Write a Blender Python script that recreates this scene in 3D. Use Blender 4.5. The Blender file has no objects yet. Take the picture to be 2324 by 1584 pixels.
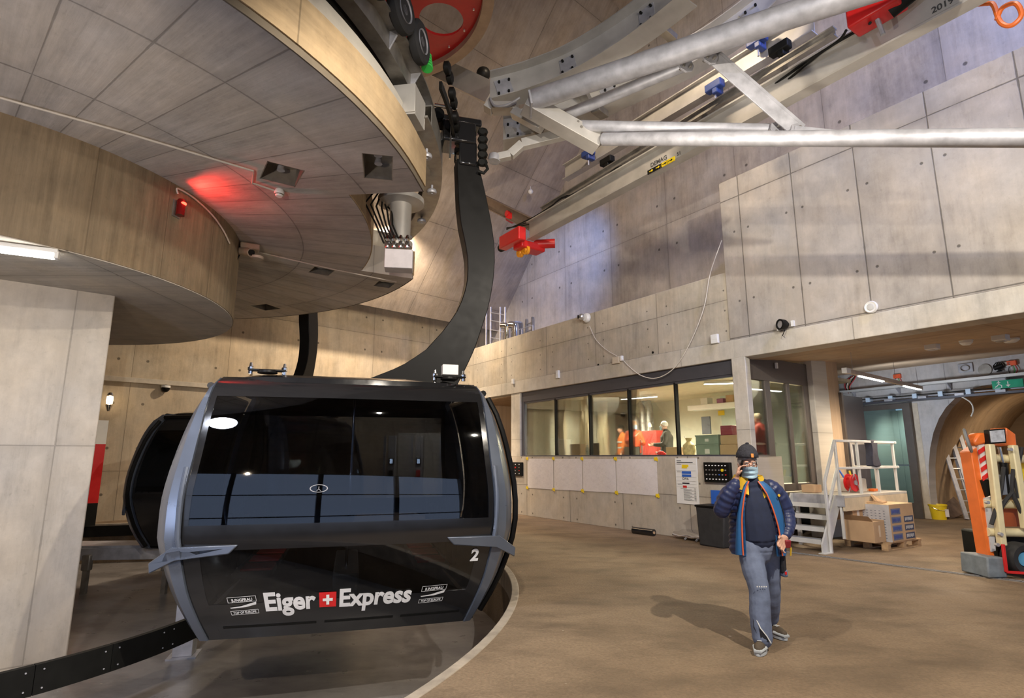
import bpy, bmesh, math, random
from math import sin, cos, pi, radians, atan2, hypot, tan
from mathutils import Vector, Matrix
random.seed(7)
SC = bpy.context.scene
COL = SC.collection
V = Vector

# ---------------------------------------------------------------- camera
TILT = radians(10.74); EYE = 1.68; FOC = 1291.1
cam_d = bpy.data.cameras.new('camera'); cam = bpy.data.objects.new('camera', cam_d); COL.objects.link(cam)
cam.location = (0, 0, EYE); cam.rotation_euler = (pi/2 + TILT, 0, 0)
cam_d.sensor_width = 36; cam_d.lens = FOC*36/2324; cam_d.clip_end = 200; cam_d.clip_start = 0.05
SC.camera = cam

# ---------------------------------------------------------------- world, lights, exposure
world = bpy.data.worlds.new('world'); SC.world = world; world.use_nodes = True
bg = world.node_tree.nodes['Background']
bg.inputs['Color'].default_value = (0.50, 0.64, 0.95, 1); bg.inputs['Strength'].default_value = 0.8
SC.view_settings.view_transform = 'Standard'; SC.view_settings.look = 'None'
SC.view_settings.exposure = 0.55; SC.view_settings.gamma = 1
try: SC.view_settings.use_curve_mapping = False
except Exception: pass

WARM = (1.0, 0.80, 0.58); NEUT = (1.0, 0.90, 0.76); DAY = (0.42, 0.6, 1.0)
def lamp(name, loc, target, power, color, angle=150, radius=.15, blend=.6):
    d = bpy.data.lights.new(name, 'SPOT'); d.energy = power; d.color = color; d.spot_size = radians(angle); d.spot_blend = blend
    d.shadow_soft_size = radius
    o = bpy.data.objects.new(name, d); COL.objects.link(o); o.location = loc
    o.rotation_euler = (V(target)-V(loc)).to_track_quat('-Z', 'Y').to_euler()
    return o
lamp('hall_lamp', (3.2, 1.6, 5.5), (3.8, 8.0, 0), 950, NEUT, 160, radius=.05)
lamp('hall_lamp', (1.2, 8.6, 10.6), (3.4, 14.0, 7.5), 520, WARM, 150, radius=.3)
lamp('hall_lamp', (6.0, 4.5, 10.5), (8.5, 9.5, 8.5), 210, NEUT, 150, radius=.3)
lamp('hall_lamp', (-.3, 3.2, 5.7), (.2, 9.0, 0), 380, NEUT, 150, radius=.05)
lamp('hall_lamp', (-3.5, 17.0, 8.8), (-5.5, 20.0, 3.0), 1300, WARM)
lamp('hall_lamp', (-2.8, 14.5, 6.2), (-3.2, 24.0, 8.5), 260, WARM, 130)
lamp('hall_lamp', (-4.2, 12.6, 8.0), (-3.0, 16.0, 12.5), 120, WARM)
lamp('hall_lamp', (-1.2, 5.0, 9.0), (-1.0, 8.0, 14.0), 70, WARM)
lamp('truss_lamp', (.8, -2.5, 6.4), (3.4, 7.5, 7.2), 420, (.74, .80, 1.0), 70, .08)  # unseen bluish fill added from the camera side to brighten the truss
lamp('wall_lamp', (1.2, 5.5, 4.6), (4.6, 11.5, 4.4), 330, NEUT, 130, .12)  # this and the next are unseen fills added to light the concrete volume
lamp('wall_lamp', (4.6, 1.5, 4.6), (7.2, 8.5, 5.0), 200, NEUT, 130, .12)
lamp('blue_floodlight', (7.5, 3.0, 11.5), (7.8, 11.0, 8.4), 1500, (.2, .34, 1.0), 85, .3)
lamp('blue_floodlight', (1.2, 14.0, 10.6), (1.6, 20.6, 7.0), 1100, (.22, .40, 1.0), 60, .3, 1)
lamp('column_lamp', (-2.6, 1.0, 2.9), (-6.2, 7.4, 1.8), 330, WARM, 120, .04)  # added fill with no fixture, brightens the column front
lamp('soffit_uplight', (-4.6, 1.0, 1.2), (-4.2, 6.5, 5.2), 150, (.62, .72, 1.0), 130, .08)  # added fill standing in for low daylight on the soffit
lamp('pit_lamp', (-3.2, 4.0, 3.4), (-3.6, 6.4, -1), 190, (.8, .85, 1.0), 140, .2)  # both pit lights are added fills without fixtures, lifting the pit area
lamp('pit_lamp', (-6.5, 12.8, 4.4), (-6.8, 11.8, -1), 150, WARM, 150, .2)

# ---------------------------------------------------------------- geometry of the place
def ray(px, py):
    u = (px-1162)/FOC; v = (792-py)/FOC
    return V((u, cos(TILT)-v*sin(TILT), sin(TILT)+v*cos(TILT)))
def on_z(px, py, z):
    r = ray(px, py); return V((0, 0, EYE)) + r*((z-EYE)/r.z)
def on_y(px, py, y):
    r = ray(px, py); return V((0, 0, EYE)) + r*(y/r.y)
def on_plane(px, py, p, n):
    r = ray(px, py); o = V((0, 0, EYE)); return o + r*((V(p)-o).dot(n)/r.dot(n))
A_ = radians(34.35)
W0 = V((3.57, 12.59, 0)); WE = V((sin(A_), -cos(A_), 0)); WN = V((cos(A_), sin(A_), 0))   # right wall: origin, along (towards camera), depth
WM = Matrix(((WE.x, WN.x, 0, W0.x), (WE.y, WN.y, 0, W0.y), (0, 0, 1, 0), (0, 0, 0, 1)))
def wall_pt(px, py, t=0):
    p = on_plane(px, py, W0+WN*t, WN); q = p-W0; return q.dot(WE), t, p.z
def ret_pt(px, py, s=1.84):
    p = on_plane(px, py, W0+WE*s, WE); q = p-W0; return s, q.dot(WN), p.z
def inW(p):
    q = V(p)-W0; return V((q.dot(WE), q.dot(WN), q.z))
TC = V((-7.77, 7.77, 0))                                    # centre of the turning circle
B0 = V((11.52, 16.36, 0)); BE = V((0.476, -0.88, 0)).normalized(); BN = V((-BE.y, BE.x, 0))
BM = Matrix(((BE.x, BN.x, 0, B0.x), (BE.y, BN.y, 0, B0.y), (0, 0, 1, 0), (0, 0, 0, 1)))
fb = radians(47.1); F0 = V((-10.94, 15.59, 0)); FE = V((sin(fb), cos(fb), 0)); FN = V((-cos(fb), sin(fb), 0))
FM = Matrix(((FE.x, FN.x, 0, F0.x), (FE.y, FN.y, 0, F0.y), (0, 0, 1, 0), (0, 0, 0, 1)))

# ---------------------------------------------------------------- materials
MATS = {}
class NT:
    def __init__(s, name):
        s.m = bpy.data.materials.new(name); s.m.use_nodes = True; s.t = s.m.node_tree; s.t.nodes.clear()
    def n(s, typ, **k):
        x = s.t.nodes.new(typ)
        for a, b in k.items(): setattr(x, a, b)
        return x
    def l(s, a, b): s.t.links.new(a, b)
    def val(s, sock, v):
        if hasattr(v, 'links') or hasattr(v, 'is_output'): s.l(v, sock)
        else: sock.default_value = v
    def m_(s, op, a, b=0.0, c=None, clamp=False):
        x = s.n('ShaderNodeMath', operation=op, use_clamp=clamp); s.val(x.inputs[0], a); s.val(x.inputs[1], b)
        if c is not None: s.val(x.inputs[2], c)
        return x.outputs[0]
    def mix(s, fac, a, b, mode='MIX'):
        x = s.n('ShaderNodeMix', data_type='RGBA', blend_type=mode); s.val(x.inputs[0], fac)
        for i, q in ((6, a), (7, b)):
            if isinstance(q, tuple): x.inputs[i].default_value = (*q[:3], 1)
            else: s.l(q, x.inputs[i])
        return x.outputs[2]
    def noise(s, vec, scale, detail=4, rough=.55):
        x = s.n('ShaderNodeTexNoise'); x.inputs['Scale'].default_value = scale; x.inputs['Detail'].default_value = detail
        x.inputs['Roughness'].default_value = rough; s.l(vec, x.inputs['Vector']); return x.outputs['Fac']
    def ramp(s, f, a, b, v0=0., v1=1.):
        x = s.n('ShaderNodeMapRange'); s.l(f, x.inputs[0]); x.inputs[1].default_value = a; x.inputs[2].default_value = b
        x.inputs[3].default_value = v0; x.inputs[4].default_value = v1; return x.outputs[0]
    def out(s, sh): o = s.n('ShaderNodeOutputMaterial'); s.l(sh, o.inputs[0])
    def bsdf(s, color, rough, metal=0., bump=None, bs=.2, spec=.5, coat=0.):
        x = s.n('ShaderNodeBsdfPrincipled')
        if isinstance(color, tuple): x.inputs['Base Color'].default_value = (*color[:3], 1)
        else: s.l(color, x.inputs['Base Color'])
        s.val(x.inputs['Roughness'], rough); x.inputs['Metallic'].default_value = metal
        x.inputs['Specular IOR Level'].default_value = spec; x.inputs['Coat Weight'].default_value = coat
        if bump is not None:
            b = s.n('ShaderNodeBump'); b.inputs['Strength'].default_value = bs; b.inputs['Distance'].default_value = .02
            s.l(bump, b.inputs['Height']); s.l(b.outputs[0], x.inputs['Normal'])
        return x.outputs[0]

def plain(name, col, rough=.5, metal=0., noise=.12, scale=6., bump=0., spec=.5, coat=0.):
    if name in MATS: return MATS[name]
    t = NT(name); tc = t.n('ShaderNodeTexCoord')
    f = t.noise(tc.outputs['Object'], scale, 5)
    c = t.mix(t.ramp(f, .3, .7), tuple(x*(1-noise) for x in col), tuple(min(1, x*(1+noise)) for x in col))
    r = t.ramp(f, .2, .8, max(0, rough-.06), min(1, rough+.06))
    t.out(t.bsdf(c, r, metal, f if bump else None, bump, spec, coat)); MATS[name] = t.m; return t.m
def emis(name, col, st):
    if name in MATS: return MATS[name]
    t = NT(name); e = t.n('ShaderNodeEmission'); e.inputs[0].default_value = (*col, 1); e.inputs[1].default_value = st
    t.out(e.outputs[0]); MATS[name] = t.m; return t.m
def glass(name, tint, refl=.1, rough=.02, rcol=(.9, .9, .9)):
    t = NT(name); tr = t.n('ShaderNodeBsdfTransparent'); tr.inputs[0].default_value = (*tint, 1)
    g = t.n('ShaderNodeBsdfGlossy'); g.inputs['Roughness'].default_value = rough; g.inputs[0].default_value = (*rcol, 1)
    fr = t.n('ShaderNodeFresnel'); fr.inputs[0].default_value = 1.45
    f = t.m_('ADD', t.m_('MULTIPLY', fr.outputs[0], .9), refl-.03, clamp=True)
    mx = t.n('ShaderNodeMixShader'); t.l(f, mx.inputs[0]); t.l(tr.outputs[0], mx.inputs[1]); t.l(g.outputs[0], mx.inputs[2])
    t.out(mx.outputs[0]); MATS[name] = t.m; return t.m

def concrete(name, mode='wall', col=(.42, .37, .31), pa=2.4, pb=2.6, oa=0., ob=0., w=.006, board=.35, boards='v',
             blot=.25, ties=True, jd=.45, R=6.6, tie_r=.022, stain=0.):
    t = NT(name); tc = t.n('ShaderNodeTexCoord'); sp = t.n('ShaderNodeSeparateXYZ'); t.l(tc.outputs['Object'], sp.inputs[0])
    x, y, z = sp.outputs
    if mode == 'wall': a, b = x, z
    elif mode == 'wally': a, b = y, z
    elif mode == 'flat': a, b = x, y
    else:
        ang = t.m_('MULTIPLY', t.m_('ARCTAN2', y, x), R)
        rad = t.m_('SQRT', t.m_('ADD', t.m_('MULTIPLY', x, x), t.m_('MULTIPLY', y, y)))
        a, b = (ang, z) if mode == 'cyl' else (ang, rad)
    def comb(fa, fb_):
        c = t.n('ShaderNodeCombineXYZ'); t.l(t.m_('MULTIPLY', a, fa), c.inputs[0]); t.l(t.m_('MULTIPLY', b, fb_), c.inputs[1]); return c.outputs[0]
    bv = comb(14, .7) if boards == 'v' else comb(.7, 14)
    fine = t.noise(bv, 1.0, 5, .65)
    blo = t.noise(comb(.55, .4), 1.0, 6, .62)
    mid = t.noise(comb(3.0, 2.2), 1.0, 8, .7)
    pit = t.noise(comb(16, 16), 1.0, 3, .5)
    v = t.m_('ADD', t.ramp(fine, .25, .75, -board/2, board/2), t.ramp(blo, .3, .7, -blot/2, blot/2))
    v = t.m_('ADD', v, t.ramp(mid, .28, .72, -.17, .17))
    v = t.m_('ADD', v, t.ramp(pit, .64, .74, 0, -.10))
    v = t.m_('ADD', v, 1.0)
    def joint(q, pitch, off, ww):
        fr = t.m_('FRACT', t.m_('DIVIDE', t.m_('SUBTRACT', q, off), pitch))
        d = t.m_('MULTIPLY', t.m_('MINIMUM', fr, t.m_('SUBTRACT', 1.0, fr)), pitch)
        return d
    wob = t.m_('MULTIPLY', t.m_('SUBTRACT', mid, .5), .035)
    sc_ = t.noise(comb(2.2, .35), 1.0, 6, .75) if boards == 'v' else t.noise(comb(.35, 2.2), 1.0, 6, .75)
    v = t.m_('ADD', v, t.ramp(sc_, .52, .74, 0, -.24))
    cell = t.n('ShaderNodeCombineXYZ'); t.l(t.m_('FLOOR', t.m_('DIVIDE', t.m_('SUBTRACT', a, oa), pa)), cell.inputs[0])
    t.l(t.m_('FLOOR', t.m_('DIVIDE', t.m_('SUBTRACT', b, ob), pb)), cell.inputs[1])
    wn = t.n('ShaderNodeTexWhiteNoise'); t.l(cell.outputs[0], wn.inputs[0])
    v = t.m_('ADD', v, t.ramp(wn.outputs[0], 0, 1, -.09, .09))
    da = t.m_('ADD', joint(a, pa, oa, w), wob); db = t.m_('ADD', joint(b, pb, ob, w), wob)
    dj = t.m_('MINIMUM', da, db)
    core = t.ramp(dj, w*.6, w*1.8, 1, 0); halo = t.ramp(dj, 0, .15, 1, 0)
    halo = t.m_('MULTIPLY', halo, t.ramp(mid, .45, .7, 0, 1))
    v = t.m_('MULTIPLY', v, t.m_('SUBTRACT', 1.0, t.m_('MULTIPLY', core, jd)))
    v = t.m_('MULTIPLY', v, t.m_('SUBTRACT', 1.0, t.m_('MULTIPLY', halo, .40)))
    if stain:
        sn = t.noise(comb(1.3, .12), 1.0, 5, .6)
        v = t.m_('MULTIPLY', v, t.ramp(sn, .52, .68, 1, 1-stain))
    if ties:
        ta = t.m_('SUBTRACT', joint(a, pa, oa, w), pa*.14); tb = joint(b, pb/2, ob+pb*.25, w)
        dd = t.m_('SQRT', t.m_('ADD', t.m_('MULTIPLY', ta, ta), t.m_('MULTIPLY', tb, tb)))
        v = t.m_('MULTIPLY', v, t.ramp(dd, tie_r*.8, tie_r*1.3, .35, 1))
    cc = t.n('ShaderNodeCombineColor')
    hue = t.noise(comb(.9, .7), 1.3, 4)
    for i, k in enumerate((.03, 0, -.05)):
        t.l(t.m_('MULTIPLY', t.m_('MULTIPLY', v, col[i]), t.ramp(hue, .3, .7, 1-k, 1+k)), cc.inputs[i])
    t.out(t.bsdf(cc.outputs[0], t.ramp(blo, .3, .7, .62, .85), 0, v, .35, .3)); MATS[name] = t.m; return t.m

# ---------------------------------------------------------------- mesh builder
class MB:
    def __init__(s): s.v = []; s.f = []; s.mi = []
    def add(s, vs, fs, mi=0):
        o = len(s.v); s.v += [tuple(p) for p in vs]; s.f += [tuple(i+o for i in f) for f in fs]; s.mi += [mi]*len(fs); return s
    def box(s, x0, x1, y0, y1, z0, z1, mi=0, mat=None):
        vs = [V((x, y, z)) for x in (x0, x1) for y in (y0, y1) for z in (z0, z1)]
        if mat: vs = [mat@p for p in vs]
        return s.add(vs, [(0, 1, 3, 2), (4, 6, 7, 5), (0, 4, 5, 1), (2, 3, 7, 6), (0, 2, 6, 4), (1, 5, 7, 3)], mi)
    def obox(s, c, size, rot=0., mi=0, tilt=0., roll=0.):
        m = Matrix.Translation(c)@Matrix.Rotation(rot, 4, 'Z')@Matrix.Rotation(tilt, 4, 'X')@Matrix.Rotation(roll, 4, 'Y')
        a, b, d = size[0]/2, size[1]/2, size[2]/2
        return s.box(-a, a, -b, b, -d, d, mi, m)
    def tube(s, pts, r, n=12, mi=0, caps=True, flat=1.0, up=None, closed=False):
        pts = [V(p) for p in pts]; N = len(pts); rs = r if isinstance(r, (list, tuple)) else [r]*N
        rings = []; pu = None
        for i, p in enumerate(pts):
            if closed: d = pts[(i+1) % N]-pts[i-1]
            else: d = (pts[min(i+1, N-1)]-pts[max(i-1, 0)])
            d.normalize()
            if pu is None:
                u = V(up) if up else (V((0, 0, 1)) if abs(d.z) < .9 else V((0, 1, 0)))
            else: u = pu
            u = (u-d*u.dot(d)); u.normalize(); pu = u; w = d.cross(u)
            rx = rs[i]; ra, rb = (rx if isinstance(rx, (list, tuple)) else (rx*flat, rx))
            rings.append([p+w*(cos(2*pi*k/n)*ra)+u*(sin(2*pi*k/n)*rb) for k in range(n)])
        vs = [q for g in rings for q in g]; fs = []
        M = N if closed else N-1
        for i in range(M):
            for k in range(n):
                a = i*n+k; b = i*n+(k+1) % n; c = ((i+1) % N)*n+(k+1) % n; d = ((i+1) % N)*n+k
                fs.append((a, b, c, d))
        if caps and not closed:
            fs.append(tuple(range(n))[::-1]); fs.append(tuple((N-1)*n+k for k in range(n)))
        return s.add(vs, fs, mi)
    def cyl(s, p0, p1, r, n=16, mi=0): return s.tube([p0, p1], r, n, mi)
    def bar(s, p0, p1, wd, ht, mi=0, up=(0, 0, 1)):
        p0 = V(p0); p1 = V(p1); d = (p1-p0).normalized(); u = V(up); u = (u-d*u.dot(d)).normalized(); w = d.cross(u)
        vs = [p+w*a*wd/2+u*b*ht/2 for p in (p0, p1) for a, b in ((-1, -1), (1, -1), (1, 1), (-1, 1))]
        return s.add(vs, [(3, 2, 1, 0), (4, 5, 6, 7), (0, 1, 5, 4), (1, 2, 6, 5), (2, 3, 7, 6), (3, 0, 4, 7)], mi)
    def ibeam(s, p0, p1, wd, ht, tf=.025, tw=.02, up=(0, 0, 1), mi=0):
        p0 = V(p0); p1 = V(p1); d = (p1-p0).normalized(); u = V(up); u = (u-d*u.dot(d)).normalized()
        s.bar(p0+u*(ht/2-tf/2), p1+u*(ht/2-tf/2), wd, tf, mi, up); s.bar(p0-u*(ht/2-tf/2), p1-u*(ht/2-tf/2), wd, tf, mi, up)
        return s.bar(p0, p1, tw, ht-2*tf, mi, up)
    def prism(s, poly, vec, mi=0):
        poly = [V(p) for p in poly]; vec = V(vec); n = len(poly)
        nn = V((0, 0, 0))
        for i in range(n): nn += poly[i].cross(poly[(i+1) % n])
        if nn.dot(vec) > 0: poly = poly[::-1]
        vs = poly+[p+vec for p in poly]
        return s.add(vs, [tuple(range(n))]+[tuple(reversed(range(n, 2*n)))]+[(i, i+n, (i+1) % n+n, (i+1) % n) for i in range(n)], mi)
    def arc(s, c, r0, r1, z0, z1, a0, a1, n=48, mi=0, rf=None):
        full = abs(a1-a0) > 2*pi-1e-4; N = n if full else n+1; vs = []; fs = []
        for i in range(N):
            a = a0+(a1-a0)*i/n
            k_ = rf(a) if rf else 0.
            for r, z in ((r0, z0), (r1, z0), (r1, z1), (r0, z1)): vs.append((c[0]+(r+k_)*cos(a), c[1]+(r+k_)*sin(a), z))
        for i in range(n):
            j = (i+1) % N
            for k in range(4):
                q = (k+1) % 4; fs.append((i*4+k, i*4+q, j*4+q, j*4+k)) if a1 > a0 else fs.append((i*4+k, j*4+k, j*4+q, i*4+q))
        if not full: fs += [(3, 2, 1, 0), tuple(n*4+k for k in range(4))]
        return s.add(vs, fs, mi)
    def lathe(s, prof, c=(0, 0, 0), axis=(0, 0, 1), n=24, mi=0):
        ax = V(axis).normalized(); u = ax.orthogonal().normalized(); w = ax.cross(u); c = V(c); vs = []; fs = []
        for r, h in prof:
            for k in range(n): vs.append(c+ax*h+(u*cos(2*pi*k/n)+w*sin(2*pi*k/n))*max(r, 1e-4))
        for i in range(len(prof)-1):
            for k in range(n):
                q = (k+1) % n; fs.append((i*n+k, i*n+q, (i+1)*n+q, (i+1)*n+k))
        fs.append(tuple(range(n))[::-1]); fs.append(tuple((len(prof)-1)*n+k for k in range(n)))
        return s.add(vs, fs, mi)
    def sphere(s, c, r, n=12, mi=0, sc=(1, 1, 1), rot=None):
        vs = []; fs = []; c = V(c); m = n//2
        for i in range(m+1):
            th = pi*i/m
            for k in range(n):
                p = V((sin(th)*cos(2*pi*k/n)*sc[0], sin(th)*sin(2*pi*k/n)*sc[1], cos(th)*sc[2]))*r
                if rot: p = rot@p
                vs.append(c+p)
        for i in range(m):
            for k in range(n):
                q = (k+1) % n; fs.append((i*n+k, (i+1)*n+k, (i+1)*n+q, i*n+q))
        return s.add(vs, fs, mi)
    def grid(s, P, mi=0, flip=False):
        nu = len(P); nv = len(P[0]); vs = [p for r in P for p in r]; fs = []
        for i in range(nu-1):
            for k in range(nv-1):
                f = (i*nv+k, (i+1)*nv+k, (i+1)*nv+k+1, i*nv+k+1); fs.append(f[::-1] if flip else f)
        return s.add(vs, fs, mi)
    def build(s, name, mat, parent=None, M=None, bevel=0., smooth=35, seg=2):
        me = bpy.data.meshes.new(name)
        vs = s.v
        if parent is not None and M is None: M = None
        me.from_pydata([tuple(p) for p in vs], [], s.f)
        bm = bmesh.new(); bm.from_mesh(me); bmesh.ops.remove_doubles(bm, verts=bm.verts, dist=1e-5)
        bmesh.ops.recalc_face_normals(bm, faces=bm.faces) if s.recalc else None
        bm.to_mesh(me); bm.free()
        for m in (mat if isinstance(mat, (list, tuple)) else [mat]): me.materials.append(m)
        if len(me.polygons) == len(s.mi):
            for p, i in zip(me.polygons, s.mi): p.material_index = i
        if smooth:
            for p in me.polygons: p.use_smooth = True
            me.set_sharp_from_angle(angle=radians(smooth))
        o = bpy.data.objects.new(name, me); COL.objects.link(o)
        if M is not None: o.matrix_world = M
        if parent is not None:
            o.parent = parent
            if M is not None and not s.local:
                o.matrix_parent_inverse = parent.matrix_basis.inverted()
        if bevel:
            b = o.modifiers.new('bevel', 'BEVEL'); b.width = bevel; b.segments = seg; b.limit_method = 'ANGLE'; b.angle_limit = radians(40)
        return o
    recalc = True
    local = False
def tag(o, label=None, cat=None, group=None, kind=None):
    if label: o['label'] = label
    if cat: o['category'] = cat
    if group: o['group'] = group
    if kind: o['kind'] = kind
    return o
def struct(name, mb, mat, M=None, **k):
    return tag(mb.build(name, mat, None, M, **k), kind='structure')
def thing(name, label, cat, loc=(0, 0, 0), rot=0., group=None, M=None):
    o = bpy.data.objects.new(name, None); COL.objects.link(o); o.empty_display_size = .1
    if M is not None: o.matrix_basis = M
    else: o.location = loc; o.rotation_euler = (0, 0, rot)
    if M is None: o.matrix_basis = Matrix.Translation(loc)@Matrix.Rotation(rot, 4, 'Z')
    return tag(o, label, cat, group)
def wpart(name, mb, mat, root, **k):
    """part given in world coordinates, stored in its thing's own coordinates"""
    inv = (root.matrix_basis if root.parent is None else root.parent.matrix_basis@root.matrix_basis).inverted()
    mb.v = [tuple(inv@V(p)) for p in mb.v]
    return mb.build(name, mat, root, **k)
def copy_tree(o, parent=None):
    c = o.copy(); COL.objects.link(c); c.parent = parent
    for ch in list(o.children): copy_tree(ch, c)
    return c
FONTS = {}
def text_mb(txt, size, depth=.004, bold=0., sx=1., align='CENTER', shear=0.):
    """letters as a mesh in the x-z plane facing -y, baseline at z 0"""
    cu = bpy.data.curves.new('letters', 'FONT'); cu.body = txt; cu.size = size; cu.extrude = depth/2; cu.offset = bold
    cu.align_x = align; cu.shear = shear; cu.resolution_u = 4
    ob = bpy.data.objects.new('letters', cu); COL.objects.link(ob)
    me = bpy.data.meshes.new_from_object(ob.evaluated_get(bpy.context.evaluated_depsgraph_get()))
    mb = MB(); mb.recalc = False
    mb.add([(v.co.x*sx, -v.co.z, v.co.y) for v in me.vertices], [tuple(p.vertices) for p in me.polygons])
    bpy.data.objects.remove(ob); bpy.data.curves.remove(cu); bpy.data.meshes.remove(me)
    return mb
def xf(mb, M):
    mb.v = [tuple(M@V(p)) for p in mb.v]; return mb

# materials in use
C_W = concrete('concrete_wall', 'wall', (.50, .455, .385), 2.35, 3.2, oa=.15, ob=.45, jd=.55, board=.16, blot=.22)
C_VOL = concrete('concrete_panel', 'wall', (.435, .395, .345), 1.12, 2.95, oa=1.98, ob=4.03, jd=.6, board=.08, blot=.24, w=.008)
C_WLOW = concrete('concrete_parapet', 'wall', (.49, .44, .36), 2.1, .86, oa=-.35, ob=4.0, jd=.45, board=.22, blot=.3, tie_r=.018)
C_SILL = concrete('concrete_low', 'wall', (.47, .42, .35), 1.95, 1.05, oa=.3, ob=-.18, jd=.55, board=.14, blot=.24)
C_BEAM = concrete('concrete_beam', 'wall', (.53, .49, .42), 3.6, 3, oa=.3, ob=2.2, jd=.4, board=.1, blot=.3, ties=True, w=.005)
C_UP = concrete('concrete_upper', 'wall', (.45, .40, .34), 2.3, 2.7, oa=.4, ob=.2, jd=.38, board=.2, blot=.34, stain=.15, tie_r=.035)
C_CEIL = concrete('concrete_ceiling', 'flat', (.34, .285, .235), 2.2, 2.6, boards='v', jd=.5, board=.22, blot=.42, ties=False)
C_FAR = concrete('concrete_far', 'wall', (.54, .45, .33), 2.5, 2.45, oa=.35, ob=1.3, jd=.45, board=.16, blot=.28, stain=.25, tie_r=.035)
C_DISC = concrete('concrete_soffit', 'ring', (.45, .42, .395), .73, 1.35, R=6.6, oa=.2, ob=.4, jd=.40, board=.26, blot=.5, boards='v', ties=False, w=.007)
C_FASC = concrete('concrete_fascia', 'cyl', (.42, .31, .185), 3.4, 9, R=6.6, ob=-1, jd=.4, board=.2, blot=.3, boards='h', ties=False)
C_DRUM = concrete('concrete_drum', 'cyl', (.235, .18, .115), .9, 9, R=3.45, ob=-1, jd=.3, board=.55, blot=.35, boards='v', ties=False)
C_DRUMB = concrete('concrete_drum_under', 'flat', (.50, .45, .38), 3.4, 9, ob=-1, oa=2.9, jd=.4, board=.3, blot=.2, boards='h', ties=False)
C_COL = concrete('concrete_column', 'wall', (.52, .46, .385), 6.0, 2.6, oa=-.42, ob=-.78, jd=.3, board=.1, blot=.2, tie_r=.03)
C_WOOD = concrete('concrete_brown_soffit', 'flat', (.46, .335, .22), 5.3, 4.4, oa=.2, ob=1.0, jd=.4, board=.22, blot=.16, boards='h', ties=False)
C_TUN = concrete('concrete_tunnel', 'wally', (.42, .30, .185), 2.5, 9, oa=.3, ob=-1, jd=.25, board=.3, blot=.5, ties=False, boards='v')
C_GREY = concrete('concrete_blue_grey', 'wall', (.50, .47, .45), 2.6, 4, oa=.9, ob=-.5, jd=.4, board=.1, blot=.2, ties=False)

def floor_mat(name, c0, c1, rough, grain, bump):
    t = NT(name); tc = t.n('ShaderNodeTexCoord'); o = tc.outputs['Object']
    a = t.noise(o, .35, 6, .6); b = t.noise(o, 2.2, 8, .7); g = t.noise(o, 38, 3, .6); w = t.n('ShaderNodeMapping'); w.inputs['Scale'].default_value = (.8, 1.4, 1); w.inputs['Rotation'].default_value = (0, 0, .5)
    t.l(o, w.inputs[0]); st = t.noise(w.outputs[0], 1.3, 6, .65)
    c = t.mix(t.ramp(a, .3, .7), c0, c1)
    c = t.mix(t.ramp(st, .44, .70, 0, .7), c, tuple(x*.42 for x in c0)); s2 = t.noise(o, .9, 7, .62); c = t.mix(t.ramp(s2, .50, .72, 0, .5), c, tuple(x*.5 for x in c0))
    c = t.mix(t.ramp(b, .58, .8, 0, .35), c, tuple(min(1, x*1.5) for x in c1))
    c = t.mix(t.ramp(g, .3, .7, 0, grain), c, tuple(x*.45 for x in c0))
    sp = t.noise(o, 9, 2, .5); c = t.mix(t.ramp(sp, .76, .79, 0, .6), c, (.7, .62, .5))
    t.out(t.bsdf(c, t.ramp(b, .3, .7, rough-.1, rough+.1), 0, g, bump, .4)); MATS[name] = t.m; return t.m
M_FLOOR = floor_mat('brown_asphalt', (.25, .175, .108), (.36, .262, .168), .72, .5, .5)
M_PIT = floor_mat('grey_pit_floor', (.25, .235, .23), (.33, .31, .30), .34, .06, .05)
STEEL = plain('galvanised_steel', (.42, .42, .45), .5, .4, .2, 6)
STEEL_D = plain('weathered_steel', (.33, .31, .28), .45, .7, .25, 5)
STEEL_B = plain('pale_steel_beam', (.48, .46, .43), .5, .35, .12, 3)
ALU = plain('aluminium', (.68, .68, .68), .35, .8, .08)
CHROME = plain('chrome', (.8, .8, .8), .12, 1., .03)
DUCTM = plain('spiral_duct_silver', (.42, .43, .43), .35, .6, .25, 8)
BLACK = plain('black_gloss', (.012, .012, .013), .14, 0, .05, coat=.4)
BLACKM = plain('black_matt', (.009, .009, .008), .6, 0, .2, spec=.18)
BLACKS = plain('black_satin', (.008, .0075, .007), .42, 0, .1, spec=.16)
RUBBER = plain('rubber', (.025, .025, .026), .75, 0, .2, 12)
FRAME = plain('blue_grey_paint', (.125, .145, .185), .3, .35, .05, 3, coat=.3)
ANTH = plain('anthracite_frame', (.085, .085, .10), .4, .3, .06)
BRONZE = plain('bronze_frame', (.13, .11, .095), .4, .3, .06)
WHITE = plain('white_plastic', (.78, .78, .76), .4, 0, .03)
PAPER = plain('white_paper', (.74, .70, .68), .8, 0, .05, 3)
RED = plain('red_paint', (.62, .02, .02), .35, 0, .06)
YELLOW = plain('yellow_plastic', (.85, .62, .02), .4, 0, .05)
ORANGE = plain('orange_paint', (.78, .17, .03), .35, 0, .08)
CREAM = plain('cream_paint', (.72, .64, .40), .35, 0, .08)
BLUE = plain('blue_paint', (.03, .12, .5), .4, 0, .1)
GREEN = plain('green_plastic', (.05, .5, .08), .4, 0, .1)
CARD = plain('cardboard', (.50, .33, .19), .8, 0, .08, 4)
WOODP = plain('pallet_wood', (.50, .33, .18), .75, 0, .25, 9, .2)
GLASS_CAB = glass('tinted_cabin_glass', (.42, .44, .47), .06, .015)
GLASS_WIN = glass('clear_window_glass', (.93, .96, .93), .03, .01)
GLASS_GRN = glass('green_door_glass', (.62, .72, .69), .08, .02)
TUBE = emis('fluorescent_tube', (1, .97, .9), 9.0)

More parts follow.
